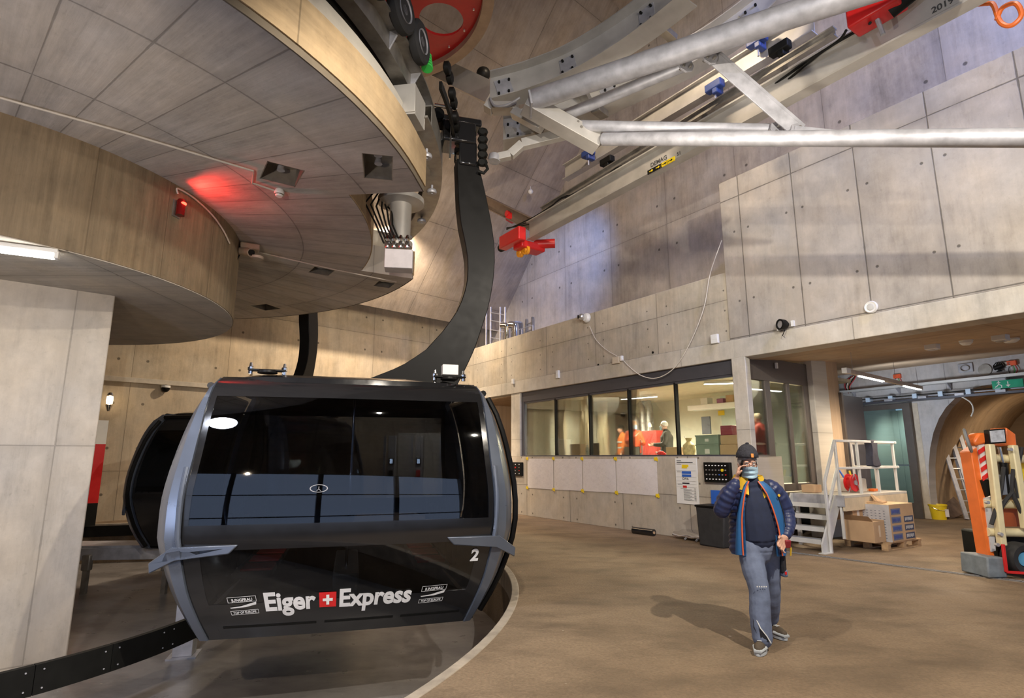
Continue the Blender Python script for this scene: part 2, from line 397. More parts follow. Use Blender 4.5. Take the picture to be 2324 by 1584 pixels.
# ---------------------------------------------------------------- the shell
def bool_cut(o, cutter):
    """cut openings out of a mesh once, leaving no helper behind"""
    c = cutter.build('cutter', BLACKM, smooth=0); c.matrix_world = o.matrix_basis
    m = o.modifiers.new('b', 'BOOLEAN'); m.object = c; m.operation = 'DIFFERENCE'; m.solver = 'EXACT'
    bpy.context.view_layer.update()
    me = bpy.data.meshes.new_from_object(o.evaluated_get(bpy.context.evaluated_depsgraph_get()))
    o.modifiers.clear(); o.data = me; bpy.data.objects.remove(c)
    for p in me.polygons: p.use_smooth = True
    me.set_sharp_from_angle(angle=radians(35))

TCM = Matrix.Translation(TC)
struct('floor', MB().arc((0, 0), 7.78, 46, -1.2, 0, 0, 2*pi, 200), M_FLOOR, TCM)
struct('floor', MB().arc((0, 0), .02, 7.9, -1.15, -.95, 0, 2*pi, 96), M_PIT, TCM)
M_KERB = plain('worn_kerb_edge', (.40, .34, .27), .75, 0, .25, 5, .2)
struct('trim_1', MB().arc((0, 0), 7.765, 7.86, -.28, .008, 0, 2*pi, 200), M_KERB, TCM, bevel=.01)

# right wall (local frame: x along the wall towards the camera, y into the wall, z up)
struct('wall_right', MB().box(-6.38, 1.84, 0, .32, 0, 1.69).box(1.52, 1.84, .32, .98, 0, 1.69), C_SILL, WM, bevel=.008)
struct('trim_2', MB().box(-12.5, 11, -.03, .40, 3.62, 4.0), C_BEAM, WM, bevel=.012)
struct('wall_right', MB().box(-12.5, 1.54, 0, .34, 4.0, 5.45), C_WLOW, WM, bevel=.01)
struct('wall_right', MB().box(1.54, 11, -.02, .34, 4.0, 7.42).box(1.54, 1.86, .34, 2.4, 4.0, 7.42), C_VOL, WM, bevel=.01)
struct('trim_3', MB().box(1.54, 1.85, -.03, .13, 0, 3.63), C_BEAM, WM, bevel=.012)
struct('trim_4', MB().box(-6.38, -5.9, -.0, .5, 1.69, 3.63), C_BEAM, WM, bevel=.012)
struct('floor', MB().box(-12.5, 1.54, .34, 2.4, 4.5, 4.7), C_GREY, WM)
struct('wall_back', MB().box(-16, 24, 2.4, 2.8, 3.8, 22), C_UP, WM)
struct('ceiling', MB().box(1.86, 11, .34, 2.4, 7.2, 7.4), C_GREY, WM)
# recess under the volume: soffit rising slightly to the tunnel wall
rec = MB(); rec.add([(-6, .36, 3.62), (11, .36, 3.62), (11, 9.1, 4.27), (-6, 9.1, 4.27), (-6, .36, 3.85), (11, .36, 3.85), (11, 9.1, 4.5), (-6, 9.1, 4.5)],
    [(0, 1, 2, 3), (4, 7, 6, 5), (0, 4, 5, 1), (1, 5, 6, 2), (2, 6, 7, 3), (3, 7, 4, 0)])
struct('ceiling', rec, C_WOOD, WM)
# shallow dark recess left of the control room
struct('wall_left', MB().box(-9.9, -6.3, 3.0, 3.3, 0, 3.62).box(-10.2, -9.9, .3, 3.3, 0, 3.62), C_WOOD, WM)
struct('ceiling', MB().box(-10.2, -6.0, .3, 3.3, 3.60, 3.9), C_WOOD, WM)
# far wall with the walkway on top
struct('wall_far', MB().box(-14, 15.2, 0, 1.3, 0, 7.26), C_FAR, FM)
struct('wall_far', MB().box(-14, 17, 1.1, 1.9, 7.26, 9.2), C_GREY, FM)
# inclined roof slab
cb = (V((-FN.x, -FN.y, 1.08))).normalized(); cn = FE.cross(cb); co = V((-.31, 22.69, 7.66))
CMx = Matrix(((FE.x, cb.x, cn.x, co.x), (FE.y, cb.y, cn.y, co.y), (FE.z, cb.z, cn.z, co.z), (0, 0, 0, 1)))
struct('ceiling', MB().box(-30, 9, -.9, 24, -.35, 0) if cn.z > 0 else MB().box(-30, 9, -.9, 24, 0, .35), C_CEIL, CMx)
# tunnel wall with arched mouth (local frame: x along, y into the wall)
def arch_pts(x0, x1, h, k=20, e=2.6):
    c = (x0+x1)/2; w = (x1-x0)/2; P = []
    for i in range(k+1):
        a = pi-pi*i/k; sx = cos(a); sz = sin(a)
        P.append((c+w*(abs(sx)**(2/e))*(1 if sx > 0 else -1), h*(max(0, sz)**(2/e))))
    return P
AP = arch_pts(.12, 4.3, 3.55)
wb = MB()
poly = [(-.1, 0)]+[(-.1, 4.4), (6.5, 4.4), (6.5, 0), (AP[-1][0], 0)]+AP[::-1][1:]
wb.prism([V((x, 0, z)) for x, z in [(-2.1, 3.2), (-2.1, 4.5), (6.5, 4.5), (6.5, 0), (4.3, 0)]+AP[::-1][1:]+[(.12, 0), (-.12, 0), (-.12, 3.2)]], (0, .35, 0))
struct('wall_back', wb, C_GREY, BM)
tun = MB(); k = len(AP)
P = []
for i in range(13):
    yy = .35+i*.62; sh = -.045*yy*yy*.5
    P.append([V((x+sh, yy, z)) for x, z in AP])
tun.grid(P); tun.prism([V((x+P[-1][0].x-AP[0][0], yy, z)) for x, z in AP], (0, .2, 0))
struct('wall_back', tun, C_TUN, BM)
struct('wall_back', MB().box(-6, -2.0, 2.6, 2.9, 0, 4.5).box(-2.1, -1.9, 0, 2.7, 0, 4.5).box(-2, -.1, 2.4, 2.6, 0, 3.2), C_GREY, BM)
struct('trim_5', MB().box(-.12, .12, -.012, .0, 0, 3.2), plain('pale_plaster', (.55, .47, .36), .8), BM)

# side wall beside the stairs: glazing in front, column, then brown wall
struct('trim_6', MB().box(1.5, 1.86, 2.42, 3.05, 0, 3.85), C_BEAM, WM, bevel=.012)
struct('wall_side', MB().box(1.5, 1.82, 3.05, 3.62, 0, 3.95), C_WOOD, WM)
# control room interior
IW = plain('room_wall_white', (.72, .72, .62), .8, 0, .05); IWT = plain('room_wall_teal_white', (.58, .66, .60), .8, 0, .05)
struct('floor', MB().box(-5.9, 1.5, .32, 4.9, .85, .95), plain('room_floor', (.3, .27, .22), .7), WM)
struct('wall_back', MB().box(-2.3, .95, 4.9, 5.1, 0, 4.0).prism([V((1.46, 3.62, 0)), V((1.56, 3.62, 0)), V((1.05, 5.1, 0)), V((.95, 5.1, 0))], (0, 0, 4.1)), IWT, WM)
struct('wall_back', MB().box(-5.9, -2.3, 4.9, 5.1, .9, 3.7).box(-6.0, -5.9, .5, 5.0, .9, 3.62), IW, WM)
struct('ceiling', MB().box(-5.9, 1.5, .42, 4.9, 3.5, 3.58), plain('room_ceiling', (.62, .56, .42), .8), WM)
struct('floor', MB().box(-2.1, -1.9, 0, .1, 0, .1), C_GREY, BM) if 0 else None

def window_strip():
    t = thing('window_1', 'long strip of clear control room panes in dark frame above the concrete sill', 'window', M=WM)
    t['kind'] = 'structure'
    def p(name, mb, mat, par=t, **k): mb.local = True; return mb.build(name, mat, par, **k)
    p('header_panel', MB().box(-5.9, 1.54, .06, .14, 3.33, 3.62), ANTH, bevel=.006)
    p('frame', MB().box(-5.9, -5.78, .06, .2, 1.69, 3.33).box(-5.9, 1.54, .05, .2, 1.67, 1.725).box(-5.78, 1.54, .08, .2, 3.28, 3.33), ANTH, bevel=.004)
    xs = [-5.78]+[wall_pt(x, 1000)[0] for x in (1256, 1334, 1424, 1532)]+[1.54]
    for i in range(5):
        p('pane', MB().box(xs[i]+.012, xs[i+1]-.012, .10, .115, 1.72, 3.3), GLASS_WIN)
        if i: p('mullion', MB().box(xs[i]-.022, xs[i]+.022, .07, .17, 1.7, 3.31), BLACKM)
window_strip()
def glass_front():
    t = thing('window_2', 'dark framed corner pane and tall glazed door between the two concrete pillars', 'window', M=WM)
    t['kind'] = 'structure'
    def p(name, mb, mat, par=t, **k): mb.local = True; return mb.build(name, mat, par, **k)
    p('header_panel', MB().box(1.66, 1.74, .13, 2.42, 3.22, 3.70), BRONZE, bevel=.005)
    p('corner_pane', MB().box(1.70, 1.712, .13, .76, 1.7, 3.22), GLASS_WIN)
    for a, b in ((.94, 1.56), (1.67, 2.22)):
        p('door_pane', MB().box(1.70, 1.712, a, b, 1.16, 3.2), GLASS_WIN)
    p('frame', MB().box(1.67, 1.74, .76, .94, 1.0, 3.22).box(1.67, 1.74, 1.56, 1.67, 1.0, 3.22).box(1.67, 1.74, 2.22, 2.42, 1.0, 3.22).box(1.67, 1.74, .94, 2.4, 1.0, 1.14).box(1.68, 1.74, .13, .76, 1.69, 1.72), BRONZE, bevel=.004)
    p('sensor', MB().box(1.76, 1.80, 1.15, 1.2, 3.5, 3.62), WHITE)
glass_front()

# ---------------------------------------------------------------- column, drum and disc over the turning circle
colA = V((-5.54, 7.67, 0)); cx_ = V((.777, .63, 0)).normalized()
COLM = Matrix(((cx_.x, -cx_.y, 0, colA.x), (cx_.y, cx_.x, 0, colA.y), (0, 0, 1, 0), (0, 0, 0, 1)))
struct('wall_left', MB().box(-6, 0, 0, 2.5, -.95, 3.9), C_COL, COLM, bevel=.015)
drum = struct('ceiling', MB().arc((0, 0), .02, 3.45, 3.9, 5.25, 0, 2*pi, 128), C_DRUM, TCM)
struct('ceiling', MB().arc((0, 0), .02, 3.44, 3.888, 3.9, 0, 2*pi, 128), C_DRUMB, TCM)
a0, a1 = radians(29), radians(354.6)
def RF(a):
    d = math.degrees(a) % 360; d = d-360 if d > 180 else d
    return .0055*min(max(0, -8-d), 60)
op = [V(((6.6+RF(a))*cos(a), (6.6+RF(a))*sin(a), 5.2)) for a in [a0+(a1-a0)*i/150 for i in range(151)]]
ip = [V((5.56*cos(radians(-5.4)+(a0-radians(-5.4))*i/16), 5.56*sin(radians(-5.4)+(a0-radians(-5.4))*i/16), 5.2)) for i in range(17)]
disc = struct('ceiling', MB().prism(op+ip, (0, 0, .56)), C_DISC, TCM)
struct('trim_7', MB().arc((0, 0), 6.575, 6.63, 5.275, 5.78, a0, a1, 150, rf=RF).arc((0, 0), 5.55, 5.58, 5.21, 5.76, radians(-5.3), a0, 24), C_FASC, TCM)
struct('trim_12', MB().arc((0, 0), 6.595, 6.612, 5.195, 5.275, a0, a1, 150, rf=RF), plain('dark_shadow_groove', (.13, .105, .075), .8), TCM)  # dark ring colour paints the shadow gap below the fascia
struct('trim_8', MB().arc((0, 0), 5.2, 6.46, 5.76, 6.16, radians(31), radians(349.5), 150, rf=RF), C_BEAM, TCM)
# recessed lamps in the soffit
LN = [(( -2.92, 6.68), .44, .52, 33), ((-1.66, 6.50), .36, .62, 12), ((-3.68, 10.52), .40, .42, 35), ((-2.66, 11.38), .36, .42, 30), ((-5.9, 13.2), .5, .5, 70)]
cut = MB()
for (x, y), a, b, r in LN: cut.obox((x-TC.x, y-TC.y, 5.2), (a, b, .5), radians(r))
bool_cut(disc, cut)
LABN = ['recessed metal lamp box in the grey soffit nearest the small white detector', 'recessed metal lamp box beside the notch at the front of the soffit',
        'small recessed lamp box far back in the soffit behind the drum', 'small recessed lamp box by the far tip of the soffit', 'dark recessed lamp box at the farthest lower edge of the soffit', 'recessed lamp box high in the near soffit']
for i, ((x, y), a, b, r) in enumerate(LN[:5]):
    t = thing('recessed_lamp', LABN[i], 'lamp', (x, y, 5.2), radians(r), 'recessed lamps in the soffit')
    def p(name, mb, mat): mb.local = True; return mb.build(name, mat, t)
    p('housing', MB().box(-a/2, a/2, -b/2, -b/2+.012, .0, .24).box(-a/2, a/2, b/2-.012, b/2, .0, .24).box(-a/2, -a/2+.012, -b/2, b/2, 0, .24).box(a/2-.012, a/2, -b/2, b/2, 0, .24).box(-a/2, a/2, -b/2, b/2, .22, .245), STEEL_D)
    for q in (-.1, .1): p('spotlight', MB().lathe([(.0, .22), (.04, .2), (.05, .1), (.0, .1)], (0, q, 0)), STEEL)

# ---------------------------------------------------------------- turning circle machinery
def pol(r, a, z): return V((TC.x+r*cos(a), TC.y+r*sin(a), z))
t = thing('track_rail', 'curved dark steel rail beam hugging the edge of the concrete disc above the cabin', 'rail', tuple(TC))
p = MB(); A0, A1 = radians(-75), radians(34)
p.arc(TC, 6.29, 6.48, 6.49, 6.51, A0, radians(2), 60, rf=RF).arc(TC, 6.44, 6.46, 6.51, 6.78, A0, radians(2), 60, rf=RF).arc(TC, 6.44, 6.61, 6.78, 6.81, A0, radians(8), 60, rf=RF)
wpart('end_plate', MB().arc(TC, 6.38, 6.68, 6.18, 6.21, radians(-7), A1, 40).arc(TC, 6.665, 6.68, 6.21, 6.50, radians(-5), A1, 40).arc(TC, 6.38, 6.68, 6.50, 6.52, radians(-5), A1, 40), STEEL_D, t)
wpart('i_beam', p, STEEL_D, t)
p = MB().arc(TC, 6.10, 6.24, 6.40, 6.70, A0, radians(4), 60, rf=RF)  # black arc paints the shaded gap between upstand and rail
wpart('cable_channel', p, BLACKM, t)
for ad in range(-64, 30, 7):
    a = radians(ad); p = MB(); 
    p.prism([pol(6.46+RF(a), a, 6.52), pol(6.46+RF(a), a, 6.78), pol(6.60+RF(a), a, 6.78)], pol(6.46, a+.004, 6.5)-pol(6.46, a, 6.5))
    wpart('bracket', p, STEEL, t, bevel=.004)
for ad in (-1, 9, 22, 30):
    wpart('roller', MB().lathe([(.0, -.03), (.075, -.03), (.085, 0), (.075, .03), (.0, .03)], pol(6.52, radians(ad), 6.0 if ad < 20 else 6.1), (0, 0, 1)).lathe([(.0, -.04), (.02, -.04), (.02, .12), (0, .12)], pol(6.52, radians(ad), 6.0 if ad < 20 else 6.1)), STEEL, t)
# steel box bracket jutting from the disc
t = thing('steel_bracket_box', 'open galvanised steel box bracket bolted beside the curved rail above the disc edge', 'bracket', tuple(pol(6.3, radians(-6), 6.2)))
a = radians(-8.5); M_ = Matrix.Translation(pol(6.43, a, 6.22))@Matrix.Rotation(a, 4, 'Z')
wpart('box', MB().box(.17, .2, -.2, .2, -.2, .2, 0, M_).box(-.2, .2, -.22, -.19, -.2, .2, 0, M_).box(-.2, .2, .19, .22, -.2, .2, 0, M_).box(-.2, .2, -.2, .2, -.22, -.2, 0, M_).box(-.2, -.17, -.2, .2, -.2, .2, 0, M_), STEEL_B, t, bevel=.004)
wpart('arm', MB().box(-1.0, -.2, -.1, -.06, -.1, .12, 0, M_).box(-1.0, -.2, .06, .1, -.1, .12, 0, M_), STEEL, t)
# conveyor tyres
tyn = ['black conveyor tyre nearest the camera above the curved rail', 'black conveyor tyre second from the frame top above the rail', 'black conveyor tyre closest to the green plastic plates']
for i, ad in enumerate((-20.6, -15.6, -10.9)):
    a = radians(ad); c = pol(6.68, a, 6.96); ax = V((cos(a), sin(a), 0))
    t = thing('conveyor_tyre', tyn[i], 'tyre', tuple(c), group='conveyor tyres on the curved rail')
    wpart('tyre', MB().lathe([(.15, -.06), (.24, -.07), (.27, -.045), (.275, 0), (.27, .045), (.24, .07), (.15, .06)], c, ax, 32), RUBBER, t)
    wpart('rim', MB().lathe([(.0, -.02), (.06, -.05), (.1, -.02), (.155, -.055), (.155, .075), (.13, .05), (.1, .03), (.06, .06), (0, .06)], c, ax, 24), STEEL, t)
c = pol(6.70, radians(-8.3), 6.90)
t = thing('green_guide', 'stack of bright green plastic guide plates by the conveyor tyre', 'guide', tuple(c))
for i in range(5): wpart('plate', MB().lathe([(0, 0), (.075-.006*i, 0), (.08-.006*i, .02), (0, .03)], c+V((0, 0, .045*i-.1)), (0, .25, 1), 18), GREEN, t)
# dark drive chain cluster between tyres and grip
t = thing('drive_train', 'dark cluster of gears and belts running beside the curved rail to the cabin grip', 'machinery', tuple(pol(6.8, 0, 6.7)))
for i in range(9):
    a = radians(-6.5+i*1.5); wpart('gear', MB().lathe([(.0, -.04), (.05, -.05), (.09, -.03), (.09, .03), (.05, .05), (0, .06)], pol(6.92, a, 6.95-.07*i+.05*(i % 2)), (cos(a), sin(a), 0), 14), BLACKS if i % 3 else BLACKS, t)
wpart('belt_guard', MB().arc(TC, 6.86, 6.90, 6.5, 6.62, radians(-8), radians(6), 12), BLACKS, t)

# red bull wheel
wc = V((-2.69, 8.26, 9.5))
t = thing('bull_wheel', 'big red horizontal bull wheel with round holes high above the grip', 'wheel', tuple(wc))
wh = MB().lathe([(.0, 0), (2.2, 0), (2.2, .05), (0, .05)], wc, (0, 0, 1), 96); wh = wpart('disc', wh, RED, t)
ct = MB()
for i in range(6):
    a = radians(30+60*i); ct.lathe([(0, -.3), (.40, -.3), (.40, .3), (0, .3)], (1.62*cos(a), 1.62*sin(a), 0), (0, 0, 1), 32)
c_ = ct.build('cutter', BLACKM, smooth=0); c_.location = wc
m = wh.modifiers.new('b', 'BOOLEAN'); m.object = c_; m.solver = 'EXACT'; bpy.context.view_layer.update()
me = bpy.data.meshes.new_from_object(wh.evaluated_get(bpy.context.evaluated_depsgraph_get())); wh.modifiers.clear(); wh.data = me; bpy.data.objects.remove(c_)
wpart('rim', MB().arc(wc, 2.2, 2.40, 9.38, 9.62, 0, 2*pi, 96), plain('worn_rim', (.42, .31, .22), .5, .3), t)
for i in range(24):
    a = 2*pi*i/24; wpart('bolt', MB().lathe([(0, -.035), (.018, -.035), (.018, 0), (0, 0)], wc+V((2.08*cos(a), 2.08*sin(a), 0)), n=8), ALU, t)

# drive motor unit hanging in the notch
q = pol(6.05, radians(6), 5.6)
t = thing('drive_motor', 'grey cylindrical drive motor with hoses hanging in the notch under the rail', 'motor', tuple(q))
wpart('body', MB().lathe([(0, .5), (.16, .5), (.18, .1), (.36, .08), (.36, .0), (.17, -.02), (.16, -.62), (.2, -.64), (.2, -.72), (0, -.72)], q, (0, 0, 1), 28), STEEL_B, t)
wpart('flange', MB().lathe([(0, .56), (.44, .56), (.44, .60), (0, .60)], q, n=32), STEEL_D, t)
g = q+V((.02, -.08, -.92))
wpart('terminal_box', MB().obox(g+V((0, 0, -.05)), (.42, .26, .30), radians(8)), plain('grey_box', (.5, .48, .5), .5), t, bevel=.01)
for i in range(4): wpart('valve', MB().lathe([(0, 0), (.035, 0), (.045, .07), (.03, .1), (.05, .13), (.02, .2), (0, .2)], g+V((-.16+.1*i, -.12, .12)), n=10), CHROME, t)
for i in range(6):
    a = g+V((-.22+.05*i, -.1, .2)); b = pol(5.75, radians(3+i*1.2), 5.75)
    wpart('hose', MB().tube([a, a+V((-.12, -.05, .28)), a.lerp(b, .5)+V((-.22+.05*i, -.15, .12)), b], .014, 8), BLACKM, t)

# the rest of the hall, behind and beside the camera: daylight comes in through the wide cabin opening
struct('wall_near', MB().box(-24, -15, -9.4, -9, -1, 16).box(9, 24, -9.4, -9, -1, 16).box(-15, 9, -9.4, -9, 5.8, 16).box(-24, -15, -9.4, -9, -1.2, 0), C_UP)
struct('wall_left', MB().box(-24.4, -24, -9, 4, -1, 16), concrete('concrete_left', 'wally', (.45, .40, .34), 2.3, 2.7), None)
struct('wall_left', MB().box(-24.4, -24, 4, 14, 5, 16).box(-24.4, -24, 14, 26, -1, 16), C_UP, None)
struct('ceiling', MB().box(-24, 24, -9, 20, 15.5, 16), C_CEIL, None)
struct('wall_right', MB().box(11, 18, 0, .4, 0, 16), C_UP, WM)

for i, x in enumerate((-11, -7, -3, 1, 5)): struct('trim_10', MB().box(x-.12, x+.12, -9.3, -9.1, -.0, 5.8), ANTH)  # unseen posts and rails added for detail in the cabin glass reflections
struct('trim_11', MB().box(-15, 9, -9.25, -9.15, 1.0, 1.06).box(-15, 9, -9.25, -9.15, 3.4, 3.5), ANTH)

# ---------------------------------------------------------------- gondola cabin
ZS = [-.10, .10, .40, .85, .95, 1.3, 1.7, 2.1, 2.35, 2.48, 2.56]
VF = [1.50, 1.60, 1.68, 1.75, 1.75, 1.73, 1.67, 1.57, 1.46, 1.36, 1.22]
UF = [1.27, 1.35, 1.46, 1.55, 1.56, 1.56, 1.52, 1.49, 1.47, 1.45, 1.42]
EF = [1.42, 1.52, 1.66, 1.80, 1.81, 1.81, 1.75, 1.66, 1.57, 1.50, 1.44]
def itp(T, z):
    if z <= ZS[0]: return T[0]
    for i in range(len(ZS)-1):
        if z <= ZS[i+1]:
            a = (z-ZS[i])/(ZS[i+1]-ZS[i]); p0 = T[max(i-1, 0)]; p1 = T[i]; p2 = T[i+1]; p3 = T[min(i+2, len(T)-1)]
            h1 = ZS[i+1]-ZS[i]; h0 = ZS[i]-ZS[i-1] if i else h1; h2 = ZS[i+2]-ZS[i+1] if i+2 < len(ZS) else h1
            m1 = (p2-p0)/(h0+h1)*h1 if i else p2-p1; m2 = (p3-p1)/(h1+h2)*h1 if i+2 < len(ZS) else p2-p1
            return (2*a**3-3*a*a+1)*p1+(a**3-2*a*a+a)*m1+(-2*a**3+3*a*a)*p2+(a**3-a*a)*m2
    return T[-1]
def face_pt(a, z, off=0., side=-1):            # front (side -1) or rear face; a in -1..1 of the panel width
    u = a*itp(UF, z); v = itp(VF, z)+off+.05*(1-a*a)
    return V((u, side*v, z))
def face_patch(a0, a1, z0, z1, off, th, side=-1, na=10, nz=14, inset=None):
    P = []; Q = []
    for i in range(nz+1):
        z = z0+(z1-z0)*i/nz
        P.append([face_pt(a0+(a1-a0)*k/na, z, off, side) for k in range(na+1)]); Q.append([face_pt(a0+(a1-a0)*k/na, z, off-th, side) for k in range(na+1)])
    return shell(P, Q)
def shell(P, Q):
    m = MB(); m.grid(P); m.grid(Q, flip=True); nz = len(P)-1; na = len(P[0])-1
    for r in (0, nz):
        m.grid([P[r], Q[r]])
    m.grid([[row[0] for row in P], [row[0] for row in Q]]); m.grid([[row[-1] for row in P], [row[-1] for row in Q]])
    return m
def end_pt(b, z, off=0., side=1):              # end (door) faces; b in -1..1 across the depth
    v = b*(itp(VF, z)-.24); u = itp(EF, z)+off+.05*(1-b*b)
    return V((side*u, v, z))
def end_patch(b0, b1, z0, z1, off, th, side=1, nb=8, nz=12):
    P = [[end_pt(b0+(b1-b0)*k/nb, z0+(z1-z0)*i/nz, off, side) for k in range(nb+1)] for i in range(nz+1)]
    Q = [[end_pt(b0+(b1-b0)*k/nb, z0+(z1-z0)*i/nz, off-th, side) for k in range(nb+1)] for i in range(nz+1)]
    return shell(P, Q)
def corner_post(sx, sy):
    P = []
    for i in range(22):
        z = -.10+2.64*i/21
        U, Vv, E = itp(UF, z), itp(VF, z), itp(EF, z)
        ring = [(U, Vv+.0), (U+.01, Vv+.035), (U*.45+E*.55, Vv+.01), (E-.015, Vv-.12), (E+.01, Vv-.24), (E-.07, Vv-.25), (E-.10, Vv-.16), (U+.02, Vv-.07)]
        P.append([V((sx*a, sy*b, z)) for a, b in ring+ring[:1]])
    m = MB(); m.grid(P); m.add(P[0][:-1], [tuple(range(8))]); m.add(P[-1][:-1], [tuple(range(8))]); return m
def cabin(label, M, number=True):
    t = thing('gondola_cabin', label, 'gondola cabin', M=M, group='gondola cabins on the turning circle')
    def p(name, mb, mat, par=None, **k):
        mb.local = True; return mb.build(name, mat, par or t, **k)
    for side in (-1, 1):
        p('upper_window', face_patch(-.965, .965, 1.0, 2.34, 0, .012, side), GLASS_CAB)
        fr = MB()
        for a, b, c, d in ((-1, -.96, .9, 2.56), (.96, 1, .9, 2.56)):
            s_ = face_patch(a, b, c, d, .002, .03, side, 2, 14); fr.add(s_.v, s_.f)
        s_ = face_patch(-1, 1, 2.32, 2.56, .002, .03, side, 10, 5); fr.add(s_.v, s_.f)
        s_ = face_patch(-1, 1, .78, 1.02, .004, .04, side, 10, 3); fr.add(s_.v, s_.f)
        p('window_surround', fr, BLACK)
        p('lower_window', face_patch(-.93, .93, .24, .80, 0, .012, side), GLASS_CAB)
        fr = MB()
        for a, b, c, d in ((-1, -.9, -.1, .8), (.9, 1, -.1, .8)):
            s_ = face_patch(a, b, c, d, .003, .03, side, 2, 8); fr.add(s_.v, s_.f)
        s_ = face_patch(-1, 1, -.10, .26, .003, .03, side, 10, 5); fr.add(s_.v, s_.f)
        p('skirt_panel', fr, BLACK)
        for a, b in ((-.86, -.2), (-.14, .38), (.44, .92)):
            p('vent_slot', face_patch(a, b, .015, .035, .008, .01, side, 8, 1), BLACKM)
        for sx in (-1, 1):
            p('corner_post', corner_post(sx, side), FRAME)
            # forked bumper fin at each corner
            fin = MB(); z = .86; U = itp(UF, z); E = itp(EF, z); vv = itp(VF, z)
            A = [V((sx*(U-.52), side*(vv+.045), .83)), V((sx*(U-.44), side*(vv+.045), .745)), V((sx*(U+.02), side*(vv+.07), .71)), V((sx*(E+.045), side*(vv-.17), .56)), V((sx*(E+.06), side*(vv-.18), .66)), V((sx*(U+.06), side*(vv+.08), .83))]
            fin.prism(A, (0, -side*.07, 0))
            p('bumper_fin', fin, FRAME, bevel=.012)
            rb = []
            for i in range(9):
                z = .82+i*.095; rb.append(V((sx*(itp(UF, z)+.01+.004*i), side*(itp(VF, z)+.045-.003*i), z)))
            p('window_rail', MB().tube(rb, .026, 8), FRAME)
    for sx in (-1, 1):
        for b0, b1 in ((-.92, -.02), (.02, .92)):
            d = p('door', end_patch(b0, b1, -.04, 1.02, .03, .03, sx), BLACK); p('door_head', end_patch(b0, b1, 2.2, 2.46, .03, .03, sx), BLACK)
            p('door_window', end_patch(b0+.03, b1-.03, 1.0, 2.22, .03, .012, sx), GLASS_CAB, d)
            for bb in (b0+.015, b1-.015): p('door_edge', end_patch(bb-.02, bb+.02, .9, 2.4, .034, .03, sx, 1, 12), BLACK, d)
        pts = [end_pt(-.98, -.05+2.45*i/12, .07 if sx > 0 else -.02, sx) for i in range(13)]
        p('door_guide', MB().tube(pts, .035, 8), BLACKS)
        pts = [end_pt(.98, -.05+2.45*i/12, .07, sx) for i in range(13)]
        p('door_guide', MB().tube(pts, .035, 8), BLACKS)
        p('door_track', MB().tube([end_pt(-.98+1.96*i/8, 2.47, .06, sx) for i in range(9)], .04, 8), BLACKS)
    # roof and floor
    R = []
    for zz, k in ((2.50, 1.0), (2.56, .985), (2.60, .9), (2.63, .5)):
        U, W_ = 1.47*k, 1.38*k; e = 5
        R.append([V((U*(abs(cos(a))**(2/e))*(1 if cos(a) >= 0 else -1), W_*(abs(sin(a))**(2/e))*(1 if sin(a) >= 0 else -1), zz)) for a in [2*pi*i/40 for i in range(41)]])
    rf = MB(); rf.grid(R); rf.add(R[-1][:-1], [tuple(range(40))]); rf.add(R[0][:-1], [tuple(range(40))])
    p('roof', rf, BLACK)
    p('floor_pan', MB().box(-1.40, 1.40, -1.46, 1.46, -.10, .02), BLACKM, bevel=.02)
    # seats and inner fittings
    for sx in (-1, 1):
        for i in range(5):
            y = -1.1+i*.55
            se = p('seat', MB().box(sx*.95-.2, sx*.95+.2, y-.24, y+.24, .42, .49).box(sx*1.2-.03, sx*1.2+.03, y-.22, y+.22, .45, 1.0), RUBBER, bevel=.03)
            p('seat_pad', MB().box(sx*.93-.15, sx*.93+.17, y-.18, y+.18, .49, .515), RED, se, bevel=.01)
    p('ski_rack', MB().box(-.15, .15, -.9, .9, .02, .35), STEEL_D, bevel=.02)
    p('grab_pole', MB().cyl((0, -.5, .02), (0, -.5, 2.5), .018), CHROME)
    p('grab_pole', MB().cyl((0, .5, .02), (0, .5, 2.5), .018), CHROME)
    # roof fittings
    for x in (-.98, 1.12):
        k_ = p('roof_rail', MB().obox((x, -1.16, 2.655), (.40, .10, .022)).lathe([(0, -.04), (.11, -.04), (.10, 0), (0, 0)], (x, -1.16, 2.66)), BLACKS, bevel=.008)
        for d in (-.18, .18): p('bolt', MB().lathe([(0, -.06), (.026, -.06), (.026, -.02), (.034, -.015), (.034, .02), (.02, .03), (.014, .07), (0, .07)], (x+d, -1.16, 2.67), n=10), CHROME, k_)
    p('antenna_box', MB().box(1.04, 1.24, -1.14, -1.00, 2.69, 2.82), WHITE, bevel=.008)
    p('antenna_foot', MB().box(1.05, 1.21, -1.13, -1.03, 2.62, 2.685), BLACKS)
    # hanger arm
    out = [(1.66, 6.2), (1.74, 5.9), (1.82, 5.55), (1.89, 5.2), (1.94, 4.85), (1.945, 4.55), (1.92, 4.25), (1.86, 3.9), (1.77, 3.6), (1.66, 3.25), (1.53, 2.95), (1.36, 2.6)]
    inn = [(1.33, 6.2), (1.35, 5.85), (1.37, 5.5), (1.41, 5.15), (1.48, 4.85), (1.53, 4.55), (1.52, 4.25), (1.47, 4.0), (1.35, 3.72), (1.17, 3.46), (.93, 3.17), (.6, 2.93), (.2, 2.75), (-.15, 2.6)]
    oc = [V((a, 0, b)) for a, b in out]; ic = [V((a, 0, b)) for a, b in inn]
    # resample both edges to equal counts
    def rs(L, n):
        d = [0]
        for i in range(1, len(L)): d.append(d[-1]+(L[i]-L[i-1]).length)
        r = []
        for k in range(n):
            s_ = d[-1]*k/(n-1); i = 0
            while i < len(d)-2 and d[i+1] < s_: i += 1
            r.append(L[i].lerp(L[i+1], (s_-d[i])/(d[i+1]-d[i])))
        return r
    n = 26; oc = rs(oc, n); ic = rs(ic, n); P = []
